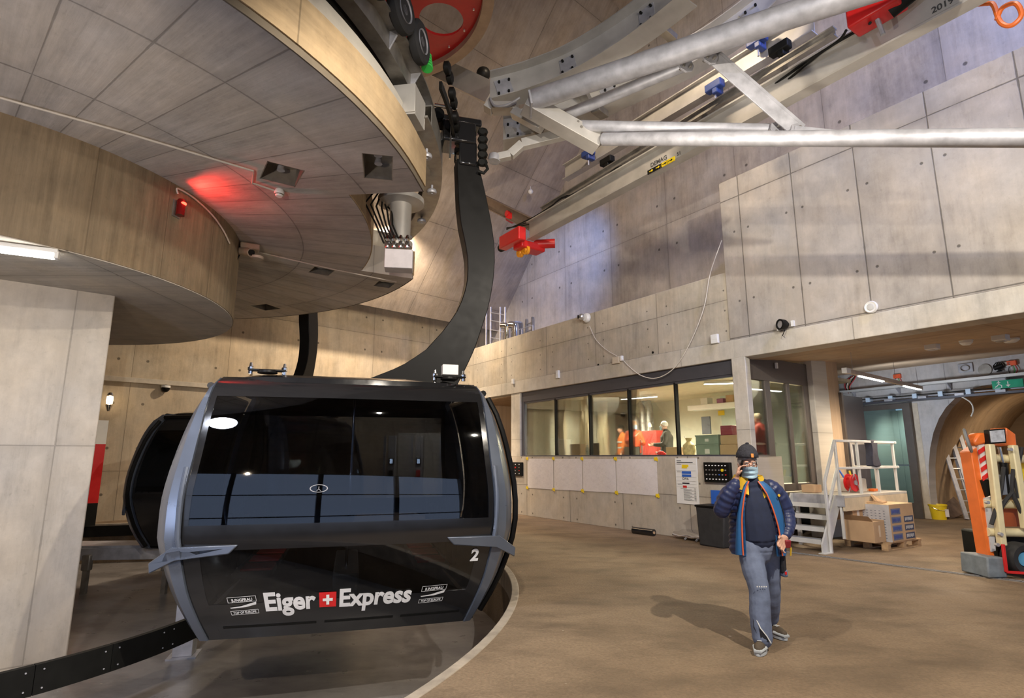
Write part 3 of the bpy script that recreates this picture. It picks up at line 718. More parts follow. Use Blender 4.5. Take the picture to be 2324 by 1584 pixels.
    for i in range(n):
        w = .14
        P.append([oc[i]+V((0, -w, 0)), oc[i]+V((0, w, 0)), ic[i]+V((0, w, 0)), ic[i]+V((0, -w, 0)), oc[i]+V((0, -w, 0))])
    arm = MB(); arm.grid(P); arm.add(P[0][:-1], [(0, 1, 2, 3)]); arm.add(P[-1][:-1], [(0, 1, 2, 3)])
    p('hanger_arm', arm, BLACKS, bevel=.012)
    # grip head
    g = p('grip', MB().box(1.10, 1.62, -.22, .22, 6.45, 6.80).box(1.0, 1.72, -.16, .16, 6.80, 6.92).box(1.36, 1.64, -.18, .18, 6.1, 6.5), BLACK, bevel=.03)
    p('grip_roller', MB().lathe([(0, -.06), (.09, -.06), (.09, .06), (0, .06)], (1.02, -.18, 6.86), (0, 1, 0), 16), BLACKS, g)
    p('grip_lever', MB().cyl((.95, -.25, 6.97), (1.3, -.25, 6.97), .03).cyl((1.22, -.28, 6.95), (1.2, -.28, 6.1), .015), CHROME, g)
    for i in range(5):
        p('spring_pack', MB().lathe([(0, -.04), (.07, -.04), (.085, 0), (.07, .04), (0, .04)], (1.74, -.12, 6.72-.13*i), (0, 0, 1), 12), BLACKM, g)
        p('spring_pack', MB().lathe([(0, -.03), (.05, -.03), (.06, 0), (.05, .03), (0, .03)], (1.70, -.22, 6.66-.13*i), (0, 1, 0), 10), BLACKM, g)
    p('hose', MB().tube([(1.75, -.2, 6.2), (1.8, -.22, 6.05), (1.74, -.22, 5.97), (1.66, -.2, 6.0)], .025, 8), BLACKM, g)
    if number:
        def put(mb, a, z, name, mat, slope=0., off=.012):
            mb.v = [tuple((lambda q, fp: V((fp.x, fp.y+q[1]-off, fp.z)))(q, face_pt(a+q[0]/1.46, z+q[2]+slope*q[0]))) for q in mb.v]
            return p(name, mb, mat)
        LET = plain('pale_grey_lettering', (.66, .66, .66), .5)
        put(text_mb('Eiger', .248, .004, .008), -.375, .180, 'lettering_eiger', LET)
        put(text_mb('Express', .244, .004, .008), .222, .180, 'lettering_express', LET)
        put(text_mb('2', .17, .004, .006), .895, .57, 'lettering_number', LET)
        fl = MB()
        def rect(x0, x1, z0, z1): m = MB(); n_ = 5; m.recalc = False; m.grid([[V((x0+(x1-x0)*k/n_, 0, z0+(z1-z0)*i/2)) for k in range(n_+1)] for i in range(3)]); return m
        put(rect(-.085, .085, -.075, .075), -.115, .255, 'flag_field', RED, off=.010)
        put(rect(-.05, .05, -.014, .014), -.115, .255, 'flag_cross', WHITE, off=.014); put(rect(-.015, .015, -.05, .05), -.115, .255, 'flag_cross', WHITE, off=.0145)
        for a in (-.68, .645):
            put(text_mb('JUNGFRAU', .040, .002, .001), a, .285, 'logo_text', LET, .03)
            put(text_mb('TOP OF EUROPE', .030, .002, .0006), a, .165, 'logo_text', LET, .03)
            sw = MB(); sw.recalc = False; sw.add([V((-.13, 0, .23)), V((-.02, 0, .238)), V((.13, 0, .272)), V((.125, 0, .245)), V((.02, 0, .225)), V((-.12, 0, .222))], [(0, 1, 2, 3, 4, 5)])
            put(sw, a, .0, 'logo_swoosh', LET, .03)
            for z0, h in ((.276, .055), (.155, .042)):
                for x0, x1, zz0, zz1 in ((-.135, .135, 0, .004), (-.135, .135, h-.004, h), (-.135, -.131, 0, h), (.131, .135, 0, h)):
                    put(rect(x0, x1, z0+zz0, z0+zz1), a, 0., 'logo_frame', LET, .03)
        ws = MB(); ws.recalc = False
        for i in range(20):
            a0_, a1_ = 2*pi*i/20, 2*pi*(i+1)/20
            ws.add([V((.085*cos(a0_), 0, .04*sin(a0_))), V((.085*cos(a1_), 0, .04*sin(a1_))), V((.075*cos(a1_), 0, .034*sin(a1_))), V((.075*cos(a0_), 0, .034*sin(a0_)))], [(0, 1, 2, 3)])
        for x0, z0, x1, z1 in ((0, .02, 0, -.005), (0, -.005, -.02, -.025), (0, -.005, .02, -.025), (-.02, .01, .02, .01)):
            ws.add([V((x0-.003, 0, z0)), V((x0+.003, 0, z0)), V((x1+.003, 0, z1)), V((x1-.003, 0, z1))], [(0, 1, 2, 3)])
        put(ws, -.20, 1.36, 'window_symbol', plain('dim_grey_mark', (.3, .3, .32), .6))
    return t
def cab_matrix(phi, rot, r=5.6):
    a = radians(rot); x = TC.x+r*cos(radians(phi)); y = TC.y+r*sin(radians(phi))
    return Matrix.Translation((x, y, 0))@Matrix.Rotation(a, 4, 'Z')
cabin('large black gondola cabin with number 2 and lettering in the foreground', cab_matrix(.8, 15.4))
cabin('black gondola cabin standing farther back, half hidden behind the foreground cabin', cab_matrix(68, 79), False)

# guide rail of black boards round the inner side, walkway beam behind
t = thing('guide_rail', 'black board guide rail curving from the near left to the foreground cabin', 'rail', tuple(TC))
N0 = 8
for i in range(N0):
    b0 = radians(-70+i*9.6); b1 = radians(-70+(i+1)*9.6-.1)
    wpart('board', MB().arc(TC, 3.93, 3.99, -.46, -.20, b0, b1, 6), BLACKM, t)
    for z in (-.25, -.41): 
        for f_ in (.1, .9): wpart('bolt', MB().lathe([(0, 0), (.008, 0), (.008, .006), (0, .008)], pol(3.99, b0+(b1-b0)*f_, z), (cos(b0), sin(b0), 0), 8), STEEL, t)
for i in range(0):
    a = radians(-55+i*20); wpart('post', MB().bar(pol(3.88, a, -.95), pol(3.88, a, -.22), .08, .08, up=(0, 1, 0)), STEEL, t)
wpart('end_bracket', MB().bar(pol(3.9, radians(4), -.1), pol(3.9, radians(9), .06), .05, .05), STEEL, t)

# ---------------------------------------------------------------- things on the right wall
def wthing(name, label, cat, px, py, t=0., group=None):
    a = wall_pt(px, py, t); return thing(name, label, cat, M=WM@Matrix.Translation(a), group=group), V(a)
def lp(name, mb, mat, t, org=(0, 0, 0), **k):
    o = V(org); mb.v = [tuple(V(q)-o) for q in mb.v]; return mb.build(name, mat, t, **k)
xs = [1197, 1256.5, 1321.5, 1397.5, 1491]; bot = [1107, 1111, 1114, 1118, 1125]
PD = ['leftmost drawing sheet in the row taped under the window', 'second drawing sheet from the left taped under the window', 'third drawing sheet from the left taped under the window', 'widest drawing sheet, rightmost of the four taped under the window']
PM = NT('drawing_paper'); tc_ = PM.n('ShaderNodeTexCoord'); w_ = PM.noise(tc_.outputs['Object'], 3.5, 8, .7); w2 = PM.noise(tc_.outputs['Object'], 14, 6, .7)
PM.out(PM.bsdf(PM.mix(PM.ramp(w2, .56, .66, 0, .28), PM.mix(PM.ramp(w_, .3, .7), (.74, .70, .69), (.66, .62, .62)), (.42, .40, .42)), .8, 0, w_, .5)); PM = PM.m
for i in range(4):
    a = wall_pt(xs[i]+1, 1041); b = wall_pt(xs[i+1]-.5, 1041); t, o = wthing('drawing_sheet', PD[i], 'drawing', xs[i]+1, 1041, -.012, 'drawing sheets taped under the window')
    P = []
    zb0 = wall_pt(xs[i], bot[i])[2]; zb1 = wall_pt(xs[i+1], bot[i+1])[2]
    for r in range(9):
        row = []
        for c in range(11):
            u = c/10; v = r/8; z0 = 1.63; zb = zb0+(zb1-zb0)*u
            row.append(V((a[0]+(b[0]-a[0])*u, -.012-.012*sin(pi*u)*sin(pi*v)*(1+sin(7*u+i)), z0+(zb-z0)*v)))
        P.append(row)
    Q = [[q+V((0, .003, 0)) for q in row] for row in P]
    lp('sheet', shell(P, Q), PM, t, o)
    for (u, z, k) in ((a[0], 1.63, 0), (a[0], zb0, 1)) + (((b[0], 1.63, 0), (b[0], zb1, 1)) if i == 3 else ()):
        tp = MB(); tp.obox((u, -.03, z), (.12, .003, .05), 0, roll=.5).obox((u, -.032, z+.01), (.1, .003, .05), 0, roll=-.6)
        lp('tape', tp, YELLOW, t, o)
a = wall_pt(1533, 1040); b = wall_pt(1588, 1146)
t, o = wthing('notice_board', 'tall white notice board with logos and small print on the concrete wall', 'sign', 1533, 1146)
W_, H_ = b[0]-a[0], a[2]-b[2]
lp('board', MB().box(a[0], b[0], -.02, -.002, b[2], a[2]), WHITE, t, o, bevel=.002)
def onb(u, v): return (a[0]+W_*u, -.022, a[2]-H_*v)
DK = plain('dark_ink', (.04, .04, .05), .6)
def mark(name, u, v, w, h, mat): q = onb(u, v); lp(name, MB().box(q[0], q[0]+w, -.024, -.021, q[2]-h, q[2]), mat, t, o)
mark('yellow_logo', .32, .14, .17, .05, YELLOW); mark('yellow_logo', .31, .19, .14, .03, YELLOW); mark('blue_logo', .30, .285, .24, .055, BLUE); mark('blue_logo', .30, .355, .24, .05, BLUE)
mark('red_logo', .32, .60, .10, .045, RED)
for tx, u, v, sz in (('CWA', .30, .475, .07),):
    m_ = text_mb(tx, sz, .002, .001, align='LEFT'); q = onb(u, v)
    lp('print', xf(m_, Matrix.Translation((q[0], -.022, q[2]))), DK, t, o)
for u, v, w, h in ((.08, .05, .12, .010), (.08, .085, .42, .014), (.30, .535, .16, .028), (.52, .535, .06, .028), (.08, .30, .1, .006), (.08, .13, .12, .006), (.08, .58, .12, .006)): mark('print_line', u, v, w, h, DK)
for v in (.12, .27, .41, .50, .56, .63): mark('divider', .04, v, W_*.9, .003, ALU)
for i in range(12):
    q = onb(.34 if i else .2, .66+.023*i); lp('print_line', MB().box(q[0], q[0]+.16+.05*((i*7) % 3), -.023, -.021, q[2]-.006, q[2]), DK, t, o)
    q = onb(.82, .66+.023*i); lp('print_line', MB().box(q[0], q[0]+.05, -.023, -.021, q[2]-.006, q[2]), DK, t, o)
def button_panel(label, x0, y0, x1, y1, nx, ny, red):
    a = wall_pt(x0, y0); b = wall_pt(x1, y1); t, o = wthing('control_panel', label, 'control panel', x0, y1)
    lp('case', MB().box(a[0], b[0], -.09, 0, b[2], a[2]), BLACKM, t, o, bevel=.008)
    lp('bezel', MB().box(a[0]+.03, b[0]-.03, -.10, -.088, b[2]+.03, a[2]-.03), BLACKS, t, o)
    for i in range(nx):
        for j in range(ny):
            x = a[0]+(b[0]-a[0])*(.13+.74*i/(nx-1)); z = b[2]+(a[2]-b[2])*(.16+.68*j/(ny-1))
            mt = [WHITE, ALU, ALU][(i*3+j*5) % 3]; r = .013
            if (i, j) == (nx-2, ny-2): mt, r = (RED, .022) if red else (YELLOW, .03)
            if (i, j) == (nx-1, 1): mt = RED
            if (i, j) == (nx-3, 1): mt = BLUE
            lp('button', MB().lathe([(0, 0), (r, 0), (r, .02), (0, .025)], (x, -.098, z), (0, -1, 0), 12), mt, t, o)
button_panel('small black push button panel beside the left concrete pillar', 1165, 1049, 1188, 1080, 3, 4, True)
button_panel('large black control panel with yellow emergency button behind the walking man', 1602, 1049, 1664, 1096, 7, 4, False)
# bits at the wall foot
bx = wall_pt(1617, 1112); t, o = wthing('blue_board', 'blue board leaning upright against the wall behind the walking man', 'board', 1617, 1160, -.05)
lp('panel', MB().box(bx[0], bx[0]+.62, -.06, -.03, .02, bx[2]), BLUE, t, (bx[0]*0+o.x, o.y, o.z)); 
x0 = wall_pt(1622, 1150)[0]; t, o = wthing('black_bin', 'black plastic sided bin standing at the wall behind the walking man', 'bin', 1622, 1232, -.1)
mb = MB(); mb.prism([V((x0, -.55, .0)), V((x0+.55, -.55, 0)), V((x0+.62, -.55, .72)), V((x0-.04, -.55, .74))], (0, .45, 0)); lp('body', mb, RUBBER, t, o, bevel=.03)
lp('rim', MB().box(x0-.05, x0+.64, -.57, -.10, .72, .76), BLACKS, t, o, bevel=.01)
p0 = on_z(1438, 1203, .07); p1 = on_z(1484, 1209, .07); t = thing('black_roll', 'short glossy black roll lying on the floor at the wall foot', 'roll', (p0.x, p0.y, 0))
wpart('roll', MB().tube([p0, p1], .075, 20), BLACK, t); wpart('core', MB().tube([p1, p1+(p1-p0)*.02], .03, 12), CARD, t)
p = on_z(1503, 1211, 0); tag(MB().obox(p+V((0, 0, .012)), (.22, .12, .02), -.6).build('rubber_scrap', RUBBER), 'small flat dark rubber scrap lying between the black roll and the bent sheet', 'scrap')
p = on_z(1580, 1226, 0); t = thing('bent_metal_sheet', 'bent shiny metal deflector sheet lying on the floor by the wall', 'metal sheet', (p.x, p.y, 0), -.95)
G = []; 
for i in range(12):
    u = -.45+.9*i/11; h = abs(((u*3.2) % 1)-.5)
    G.append([V((u+.10*k/4*(-1 if k < 2 else 1), -.20+.09*k, .03+.24*(k/4)**.8*(1-.35*abs(u))+.05*(1-h)*(k < 2))) for k in range(5)])
Q = [[q+V((0, .01, -.012)) for q in r] for r in G]; mb = shell(G, Q)
mb.build('sheet', CHROME, t, smooth=50); MB().bar((-.12, -.22, .02), (-.06, .16, .24), .02, .03).bar((.16, -.22, .02), (.2, .16, .24), .02, .03).build('rib', STEEL, t)
# small devices on the wall
def sbox(label, px, py, w, h, d=.07, mat=WHITE, name='junction_box', cat='box'):
    a = wall_pt(px, py, -.0); t = thing(name, label, cat, M=WM@Matrix.Translation((a[0], -.03, a[2])))
    MB().box(-w/2, w/2, -d, 0, -h/2, h/2).build('case', mat, t, bevel=.01); MB().box(-w*.3, w*.3, -d-.004, -d, -h*.05, h*.3).build('cover', mat, t); return t
sbox('beige junction box on the beam where the loose white cable meets', 1403, 818, .24, .17, mat=plain('beige_plastic', (.55, .48, .38), .5))
sbox('small white box beside the beige junction box', 1415, 814, .08, .13)
sbox('small white sensor box on the beam above the left pillar', 1168, 866, .09, .16)
sbox('lilac white sensor box on the beam above the first window pane', 1270, 850, .12, .22)
sbox('white square signal box at the foot of the large concrete volume', 1627, 770, .17, .19)
a = wall_pt(1335, 722); t = thing('wall_camera', 'round white wall camera at the parapet top with the cable hanging from it', 'camera', M=WM@Matrix.Translation((a[0], -.03, a[2])))
MB().lathe([(0, 0), (.13, 0), (.13, .05), (.09, .1), (0, .1)], (0, 0, 0), (0, -1, 0), 20).build('base', WHITE, t); MB().sphere((-.05, -.16, .02), .085, 16).build('head', ALU, t); MB().lathe([(0, 0), (.045, 0), (.05, .06), (0, .07)], (-.08, -.2, .02), (-.5, -1, 0), 14).build('lens', BLACK, t)
a = wall_pt(1789, 738); t = thing('floodlight', 'black round floodlight with a looped cable on the big concrete volume', 'lamp', M=WM@Matrix.Translation((a[0], -.02, a[2])))
MB().lathe([(0, 0), (.06, 0), (.095, .06), (.1, .16), (.08, .17), (.07, .13), (0, .12)], (0, -.03, 0), (-.35, -1, 0), 24).build('housing', BLACKS, t)
MB().lathe([(0, 0), (.07, 0), (0, .01)], (-.055, -.16, 0), (-.35, -1, 0), 20).build('lens', STEEL, t)
MB().tube([(0, -.1, -.1), (-.06, -.1, -.2), (0, -.1, -.26), (.07, -.1, -.2), (.03, -.04, -.1)], .008, 6).build('cable', BLACKM, t); MB().box(-.2, -.13, -.03, 0, -.08, .06).box(.09, .14, -.05, 0, -.05, .06).build('mount', WHITE, t)
a = wall_pt(1980, 698); t = thing('wall_speaker', 'round white wall loudspeaker on the big concrete volume', 'speaker', M=WM@Matrix.Translation((a[0], -.02, a[2])))
MB().lathe([(0, 0), (.10, 0), (.105, .03), (.09, .06), (.07, .05), (0, .045)], (0, 0, 0), (0, -1, 0), 28).build('ring', WHITE, t); MB().lathe([(0, 0), (.06, 0), (.05, .01), (0, .015)], (0, -.05, 0), (0, -1, 0), 20).build('grille', plain('speaker_grille', (.5, .5, .48), .6), t)
def cat(pts, k=6):
    pts = [V(p) for p in pts]; r = []
    for i in range(len(pts)-1):
        p0, p1, p2, p3 = pts[max(i-1, 0)], pts[i], pts[i+1], pts[min(i+2, len(pts)-1)]
        for j in range(k):
            u = j/k; r.append(((2*p1)+(p2-p0)*u+(2*p0-5*p1+4*p2-p3)*u*u+(3*p1-p0-3*p2+p3)*u**3)/2)
    return r+[pts[-1]]
def wcable(label, pts, t, r, mat, name='hanging_cable'):
    P = cat([WM@V((wall_pt(x, y, t)[0], t, wall_pt(x, y, t)[2])) for x, y in pts]); tag(MB().tube(P, r, 6).build(name, mat), label, 'cable')
CABM = plain('white_cable', (.66, .62, .54), .6)
wcable('long white cable hanging in a loop from the corner of the concrete volume', [(1638, 545), (1612, 620), (1597, 700), (1565, 780), (1530, 835), (1490, 858), (1455, 852), (1428, 832), (1413, 816)], -.07, .010, CABM)
wcable('short white cable sagging from the wall camera to the junction box', [(1338, 740), (1352, 770), (1375, 793), (1400, 808)], -.07, .010, CABM)
for i, (x, y) in enumerate(((1358, 828), (1482, 800))):
    a = wall_pt(x, y); tag(MB().lathe([(0, 0), (.028, 0), (.028, .012), (0, .012)], WM@V((a[0], -.001, a[2])), -WN, 14).build('wall_plug', BLACKM), ['black round wall plug above the second window pane', 'black round wall plug above the fourth window pane'][i], 'plug')  # black disc paints the dark inside of a wall hole

# ---------------------------------------------------------------- terrace and far wall fittings
def railing(name, label, pts, zs, r=.022, mat=STEEL):
    t = thing(name, label, 'railing', tuple(pts[0]))
    for z in zs:
        wpart('rail', MB().tube([p+V((0, 0, z)) for p in pts], r, 8), mat, t)
    for p in pts: wpart('post', MB().tube([p, p+V((0, 0, max(zs)))], r, 8), mat, t)
    return t
fp = [FM@V((x, .12, 7.26)) for x in (7.6, 8.8, 10.0, 10.15, 11.6, 13.0)]
railing('walkway_railing', 'grey steel railing along the top of the pale far wall', fp, (.95, .5))
q = wall_pt(1107, 770, 1.2)
t = thing('cage_ladder', 'steel ladder with tall side rails climbing above the left end of the parapet', 'ladder', tuple(WM@V(q)))
def tw(px, py, t_): a = wall_pt(px, py, t_); return WM@V(a)
for x0, x1 in ((1103, 1113), (1135, 1146)):
    for x in (x0, x1):
        p = tw(x, 790, 1.2); h = tw(x, 697, 1.2).z; wpart('side_rail', MB().tube([V((p.x, p.y, 4.6)), V((p.x, p.y, h))], .035, 8), STEEL, t)
for yy in (709, 727, 748, 766): wpart('rung', MB().tube([tw(1113, yy, 1.2), tw(1146, yy+6, 1.2)], .02, 6), STEEL, t)
railing('terrace_railing', 'thin steel railing on the terrace between the ladders', [WM@V((s_, 2.0, 5.3)) for s_ in (-9.6, -8.6, -7.9)], (1.1, .6), .02)
for i, (x, y, lab) in enumerate(((1152, 742, 'silver bent vent pipe on the terrace, left of the pair'), (1170, 740, 'silver bent vent pipe on the terrace, right of the pair'))):
    b = tw(x, y, 1.0); t = thing('vent_pipe', lab, 'pipe', (b.x, b.y, 4.7), group='bent vent pipes on the terrace')
    wpart('pipe', MB().tube(cat([V((b.x, b.y, 4.7)), V((b.x, b.y, b.z-.12)), b+V((-.06, .03, .04)), b+V((-.22, .12, .07))], 5), .12, 14), CHROME, t)
    wpart('collar', MB().tube([V((b.x, b.y, 5.4)), V((b.x, b.y, 5.46))], .14, 14), STEEL, t)
t = thing('wall_ladder', 'narrow grey ladder fixed to the upper wall beside the terrace', 'ladder', tuple(WM@V((-8.6, 2.3, 4.7))))
for s_ in (-8.75, -8.35): wpart('side_rail', MB().box(s_-.03, s_+.03, 2.28, 2.36, 4.7, 6.85, 0, WM), STEEL_D, t)
for i in range(7): wpart('rung', MB().box(-8.75, -8.35, 2.3, 2.33, 4.95+i*.28, 4.98+i*.28, 0, WM), STEEL_D, t)
t = thing('upper_duct', 'dark grey duct elbow standing against the upper wall by the wall ladder', 'duct', tuple(WM@V((-9.3, 2.2, 4.7))))
wpart('duct', MB().box(-9.5, -9.05, 2.0, 2.35, 4.7, 6.8, 0, WM), STEEL_D, t, bevel=.04); wpart('elbow', MB().box(-9.7, -9.05, 2.0, 2.35, 6.5, 6.82, 0, WM), STEEL, t, bevel=.05)
# cable duct on far wall
t = thing('wall_trunking', 'long beige trunking with support plate across the far wall', 'trunking', tuple(FM@V((0, 0, 3.8))))
wpart('trunk', MB().box(-4, 9.5, -.10, 0, 3.72, 3.86, 0, FM), plain('beige_trunking', (.55, .49, .40), .5), t, bevel=.01)
wpart('plate', MB().box(3.55, 4.0, -.14, 0, 3.7, 4.3, 0, FM), plain('beige_trunking2', (.57, .52, .43), .5), t, bevel=.01)
t = thing('dome_camera', 'small dome camera under the trunking on the far wall', 'camera', tuple(FM@V((1.2, -.06, 3.66))))
wpart('dome', MB().sphere(FM@V((1.2, -.1, 3.62)), .11, 14), BLACKS, t); wpart('base', MB().lathe([(0, 0), (.12, 0), (.12, .06), (0, .06)], FM@V((1.2, -.1, 3.64))), WHITE, t)
q = on_plane(249, 908, F0-FN*.4, FN); t = thing('wall_lantern', 'small glowing lantern on the far wall beside the concrete column', 'lamp', tuple(q))
wpart('glass', MB().lathe([(0, -.12), (.07, -.1), (.08, 0), (.07, .1), (0, .12)], q, n=14), emis('lantern', (1, .75, .45), 6), t); wpart('cap', MB().lathe([(0, .12), (.09, .12), (.05, .2), (0, .2)], q, n=14), CHROME, t); wpart('base', MB().lathe([(0, -.3), (.03, -.3), (.09, -.13), (0, -.12)], q, n=14), CHROME, t)
q0 = on_plane(236, 1000, F0-FN*1.2, FN); t = thing('red_sign_post', 'tall narrow sign board, white above red above black, at the far wall', 'sign', (q0.x, q0.y, 0))
for z0, z1, m_ in ((2.0, 2.6, WHITE), (.55, 2.0, RED), (.0, .55, BLACKM)): wpart('panel', MB().obox(V((q0.x-.25, q0.y, (z0+z1)/2)), (.5, .06, z1-z0), fb), m_, t)
# barrier and legs of the walkway beyond the pit
u0 = on_z(190, 1240, -.15); u1 = on_z(360, 1232, -.15)
t = thing('edge_barrier', 'black board on the far platform edge behind the second cabin', 'barrier', tuple(u0))
P0 = on_z(150, 1238, -.32); 
wpart('board', MB().arc(TC, 7.70, 7.76, -.30, -.04, radians(60), radians(150), 30), BLACKM, t)
t = thing('walkway_beam', 'galvanised walkway beam on legs standing in the pit behind the column', 'beam', tuple(on_z(200, 1348, -.95)))
l0 = on_z(196, 1320, -.7); a_ = on_y(120, 1236, l0.y+.1); b_ = on_y(420, 1232, l0.y+.5)
wpart('deck', MB().bar(a_+V((0, .3, -.05)), b_+V((0, .3, -.05)), .75, .05), STEEL, t); wpart('side', MB().bar(a_+V((0, -.1, -.18)), b_+V((0, -.1, -.18)), .05, .22), STEEL, t, bevel=.004)
for x in (200, 380):
    p = on_y(x, 1262, l0.y+.1); wpart('leg', MB().bar((p.x, p.y, -.95), (p.x, p.y, p.z), .09, .09, up=(0, 1, 0)), STEEL_D, t); wpart('bracket', MB().obox(p+V((0, 0, -.12)), (.16, .12, .3)), STEEL_D, t, bevel=.02)
p = V((-4.42, 8.3, 0)); t = thing('cabin_stand', 'square galvanised stand post under the foreground cabin', 'stand', (p.x, p.y, -.95))
wpart('post', MB().obox((p.x, p.y, -.56), (.24, .24, .74), .27), STEEL, t, bevel=.006); wpart('foot_plate', MB().obox((p.x, p.y, -.94), (.36, .36, .02), .27), STEEL, t)

# ticket gates seen through the cabin
BR = NT('white_block_wall'); tc_ = BR.n('ShaderNodeTexCoord'); sp_ = BR.n('ShaderNodeSeparateXYZ'); BR.l(tc_.outputs['Object'], sp_.inputs[0]); cb_ = BR.n('ShaderNodeCombineXYZ'); BR.l(sp_.outputs[0], cb_.inputs[0]); BR.l(sp_.outputs[2], cb_.inputs[1])
bt = BR.n('ShaderNodeTexBrick'); BR.l(cb_.outputs[0], bt.inputs[0]); bt.inputs['Scale'].default_value = 1.0; bt.inputs['Brick Width'].default_value = .4; bt.inputs['Row Height'].default_value = .2; bt.inputs['Mortar Size'].default_value = .008
bt.inputs['Color1'].default_value = (.72, .68, .58, 1); bt.inputs['Color2'].default_value = (.66, .62, .52, 1); bt.inputs['Mortar'].default_value = (.3, .27, .22, 1)
BR.out(BR.bsdf(bt.outputs[0], .8)); BR = BR.m
struct('wall_far', MB().box(-.1, 3.1, 0, .15, 0, 2.45), BR, Matrix.Translation((-3.6, 18.8, 0)))
for i, x in enumerate((-3.55, -2.75, -1.9)):
    y = 17.2; t = thing('ticket_gate', ['tall grey ticket gate pillar seen through the cabin, left of the three', 'tall grey ticket gate pillar seen through the cabin, middle of the three', 'tall grey ticket gate pillar seen through the cabin, right of the three'][i], 'gate', (x, y, 0), group='ticket gates behind the cabin')
    MB().box(-.12, .12, -.12, .12, 0, 2.3).build('pillar', STEEL_B, t, bevel=.02); MB().box(-.26, -.2, -.05, .05, 0, 2.3).build('frame_post', ALU, t)
    MB().box(-.07, .07, -.16, -.12, 1.45, 1.65).build('reader', BLACKM, t, bevel=.01); MB().box(-.04, .04, -.165, -.16, 1.49, 1.62).build('display', emis('display', (.8, .9, 1), 5), t)
    MB().box(-.06, .06, -.22, -.12, 1.1, 1.3).build('handle', RED if i else BLACKM, t, bevel=.02)
lamp('gate_lamp', (-2.3, 16.0, 3.3), (-2.2, 18.6, 1.2), 260, WARM, 120)

# ---------------------------------------------------------------- overhead crane
t = thing('crane_girder', 'long pale crane girder running up to the top right in front of the upper wall', 'crane', tuple(WM@V((-2.6, -2, 7.2))))
def gp(s_, t_, z): return WM@V((s_, t_, z))
wpart('girder', MB().ibeam(gp(-2.6, -2, 7.29), gp(12, -2, 7.40), .22, .48, .03, .03), STEEL_B, t)
a = wall_pt(1486, 388, -2.03)
BK = plain('black_print', (.05, .05, .05), .7)
def girder_text(tx, px, py, sz):
    a = wall_pt(px, py, -2.02); m_ = text_mb(tx, sz, .003, .001); xf(m_, WM@Matrix.Translation((a[0], -2.022, a[2]))); wpart('print', m_, BK, t)
girder_text('DEMAG', 1495, 370, .12); girder_text('51', 1541, 352, .10); girder_text('2019', 2140, 18, .12)
for i, x in enumerate((1480, 1495, 1510, 1524)):
    s_ = wall_pt(x, 392-.55*(x-1480), -2.1)[0]; z = 7.02+.0075*(s_+2.6)
    wpart('arrow_plate', MB().box(s_-.095, s_+.095, -2.125, -2.112, z-.0, z+.085, 0, WM), BLACKM if i < 2 else YELLOW, t)
    wpart('arrow', MB().prism([WM@V((s_-.05, -2.127, z+.035)), WM@V((s_+.01, -2.127, z+.035)), WM@V((s_+.01, -2.127, z+.015)), WM@V((s_+.05, -2.127, z+.045)), WM@V((s_+.01, -2.127, z+.07)), WM@V((s_+.01, -2.127, z+.05)), WM@V((s_-.05, -2.127, z+.05))], WN*.002), YELLOW if i < 2 else BLACKM, t)
t = thing('crane_truck', 'red crane end carriage with orange wheels at the far end of the girder', 'crane truck', tuple(gp(-2.9, -2, 7.0)))
wpart('frame', MB().box(-3.35, -2.45, -2.45, -2.22, 6.95, 7.3, 0, WM), RED, t, bevel=.03); wpart('motor', MB().box(-3.0, -2.6, -2.25, -1.5, 6.85, 7.05, 0, WM), RED, t, bevel=.04)
wpart('gearbox', MB().tube([gp(-2.75, -1.75, 7.05), gp(-2.4, -1.35, 7.05)], .12, 12), RED, t)
for s_ in (-2.95, -2.7): wpart('wheel', MB().lathe([(0, -.05), (.05, -.05), (.06, -.03), (.12, -.04), (.12, .04), (.06, .03), (0, .05)], gp(s_, -2.05, 6.82), WN+V((0, 0, .1)), 20), ORANGE if 0 else plain('orange_yellow_wheel', (.85, .35, .02), .35), t)
wpart('motor_cap', MB().lathe([(0, 0), (.1, 0), (.1, .14), (0, .16)], gp(-3.35, -2.3, 7.05), -WE, 14), BLACKM, t)
p = tw(1162, 495, -1.2); t = thing('rail_trolley', 'small red trolley on the brown runway beam above the crane carriage', 'trolley', tuple(p)); wpart('body', MB().obox(p, (.34, .26, .2), 1.0), RED, t, bevel=.03); wpart('wheel', MB().lathe([(0, -.2), (.09, -.2), (.09, .2), (0, .2)], p+V((.0, 0, .1)), WN, 12), RED, t)
t = thing('runway_beam', 'brown steel runway beam crossing the sloping roof behind the hanger arm', 'beam', tuple(tw(1100, 440, -1.2)))
wpart('beam', MB().ibeam(tw(985, 400, -1.3), tw(1215, 513, -1.3), .22, .34), plain('brown_steel', (.22, .165, .13), .85, 0, .1, spec=.1), t)
t = thing('runway_beam', 'grey steel beam with dark end housing between the bull wheel and the track support', 'beam', tuple(tw(1050, 180, -1.2)))
wpart('beam', MB().bar(on_y(985, 150, 11.2), on_y(1120, 215, 10.2), .2, .42), STEEL_B, t); wpart('end_housing', MB().sphere(on_y(1097, 168, 10.6), .15, 14), BLACKS, t)
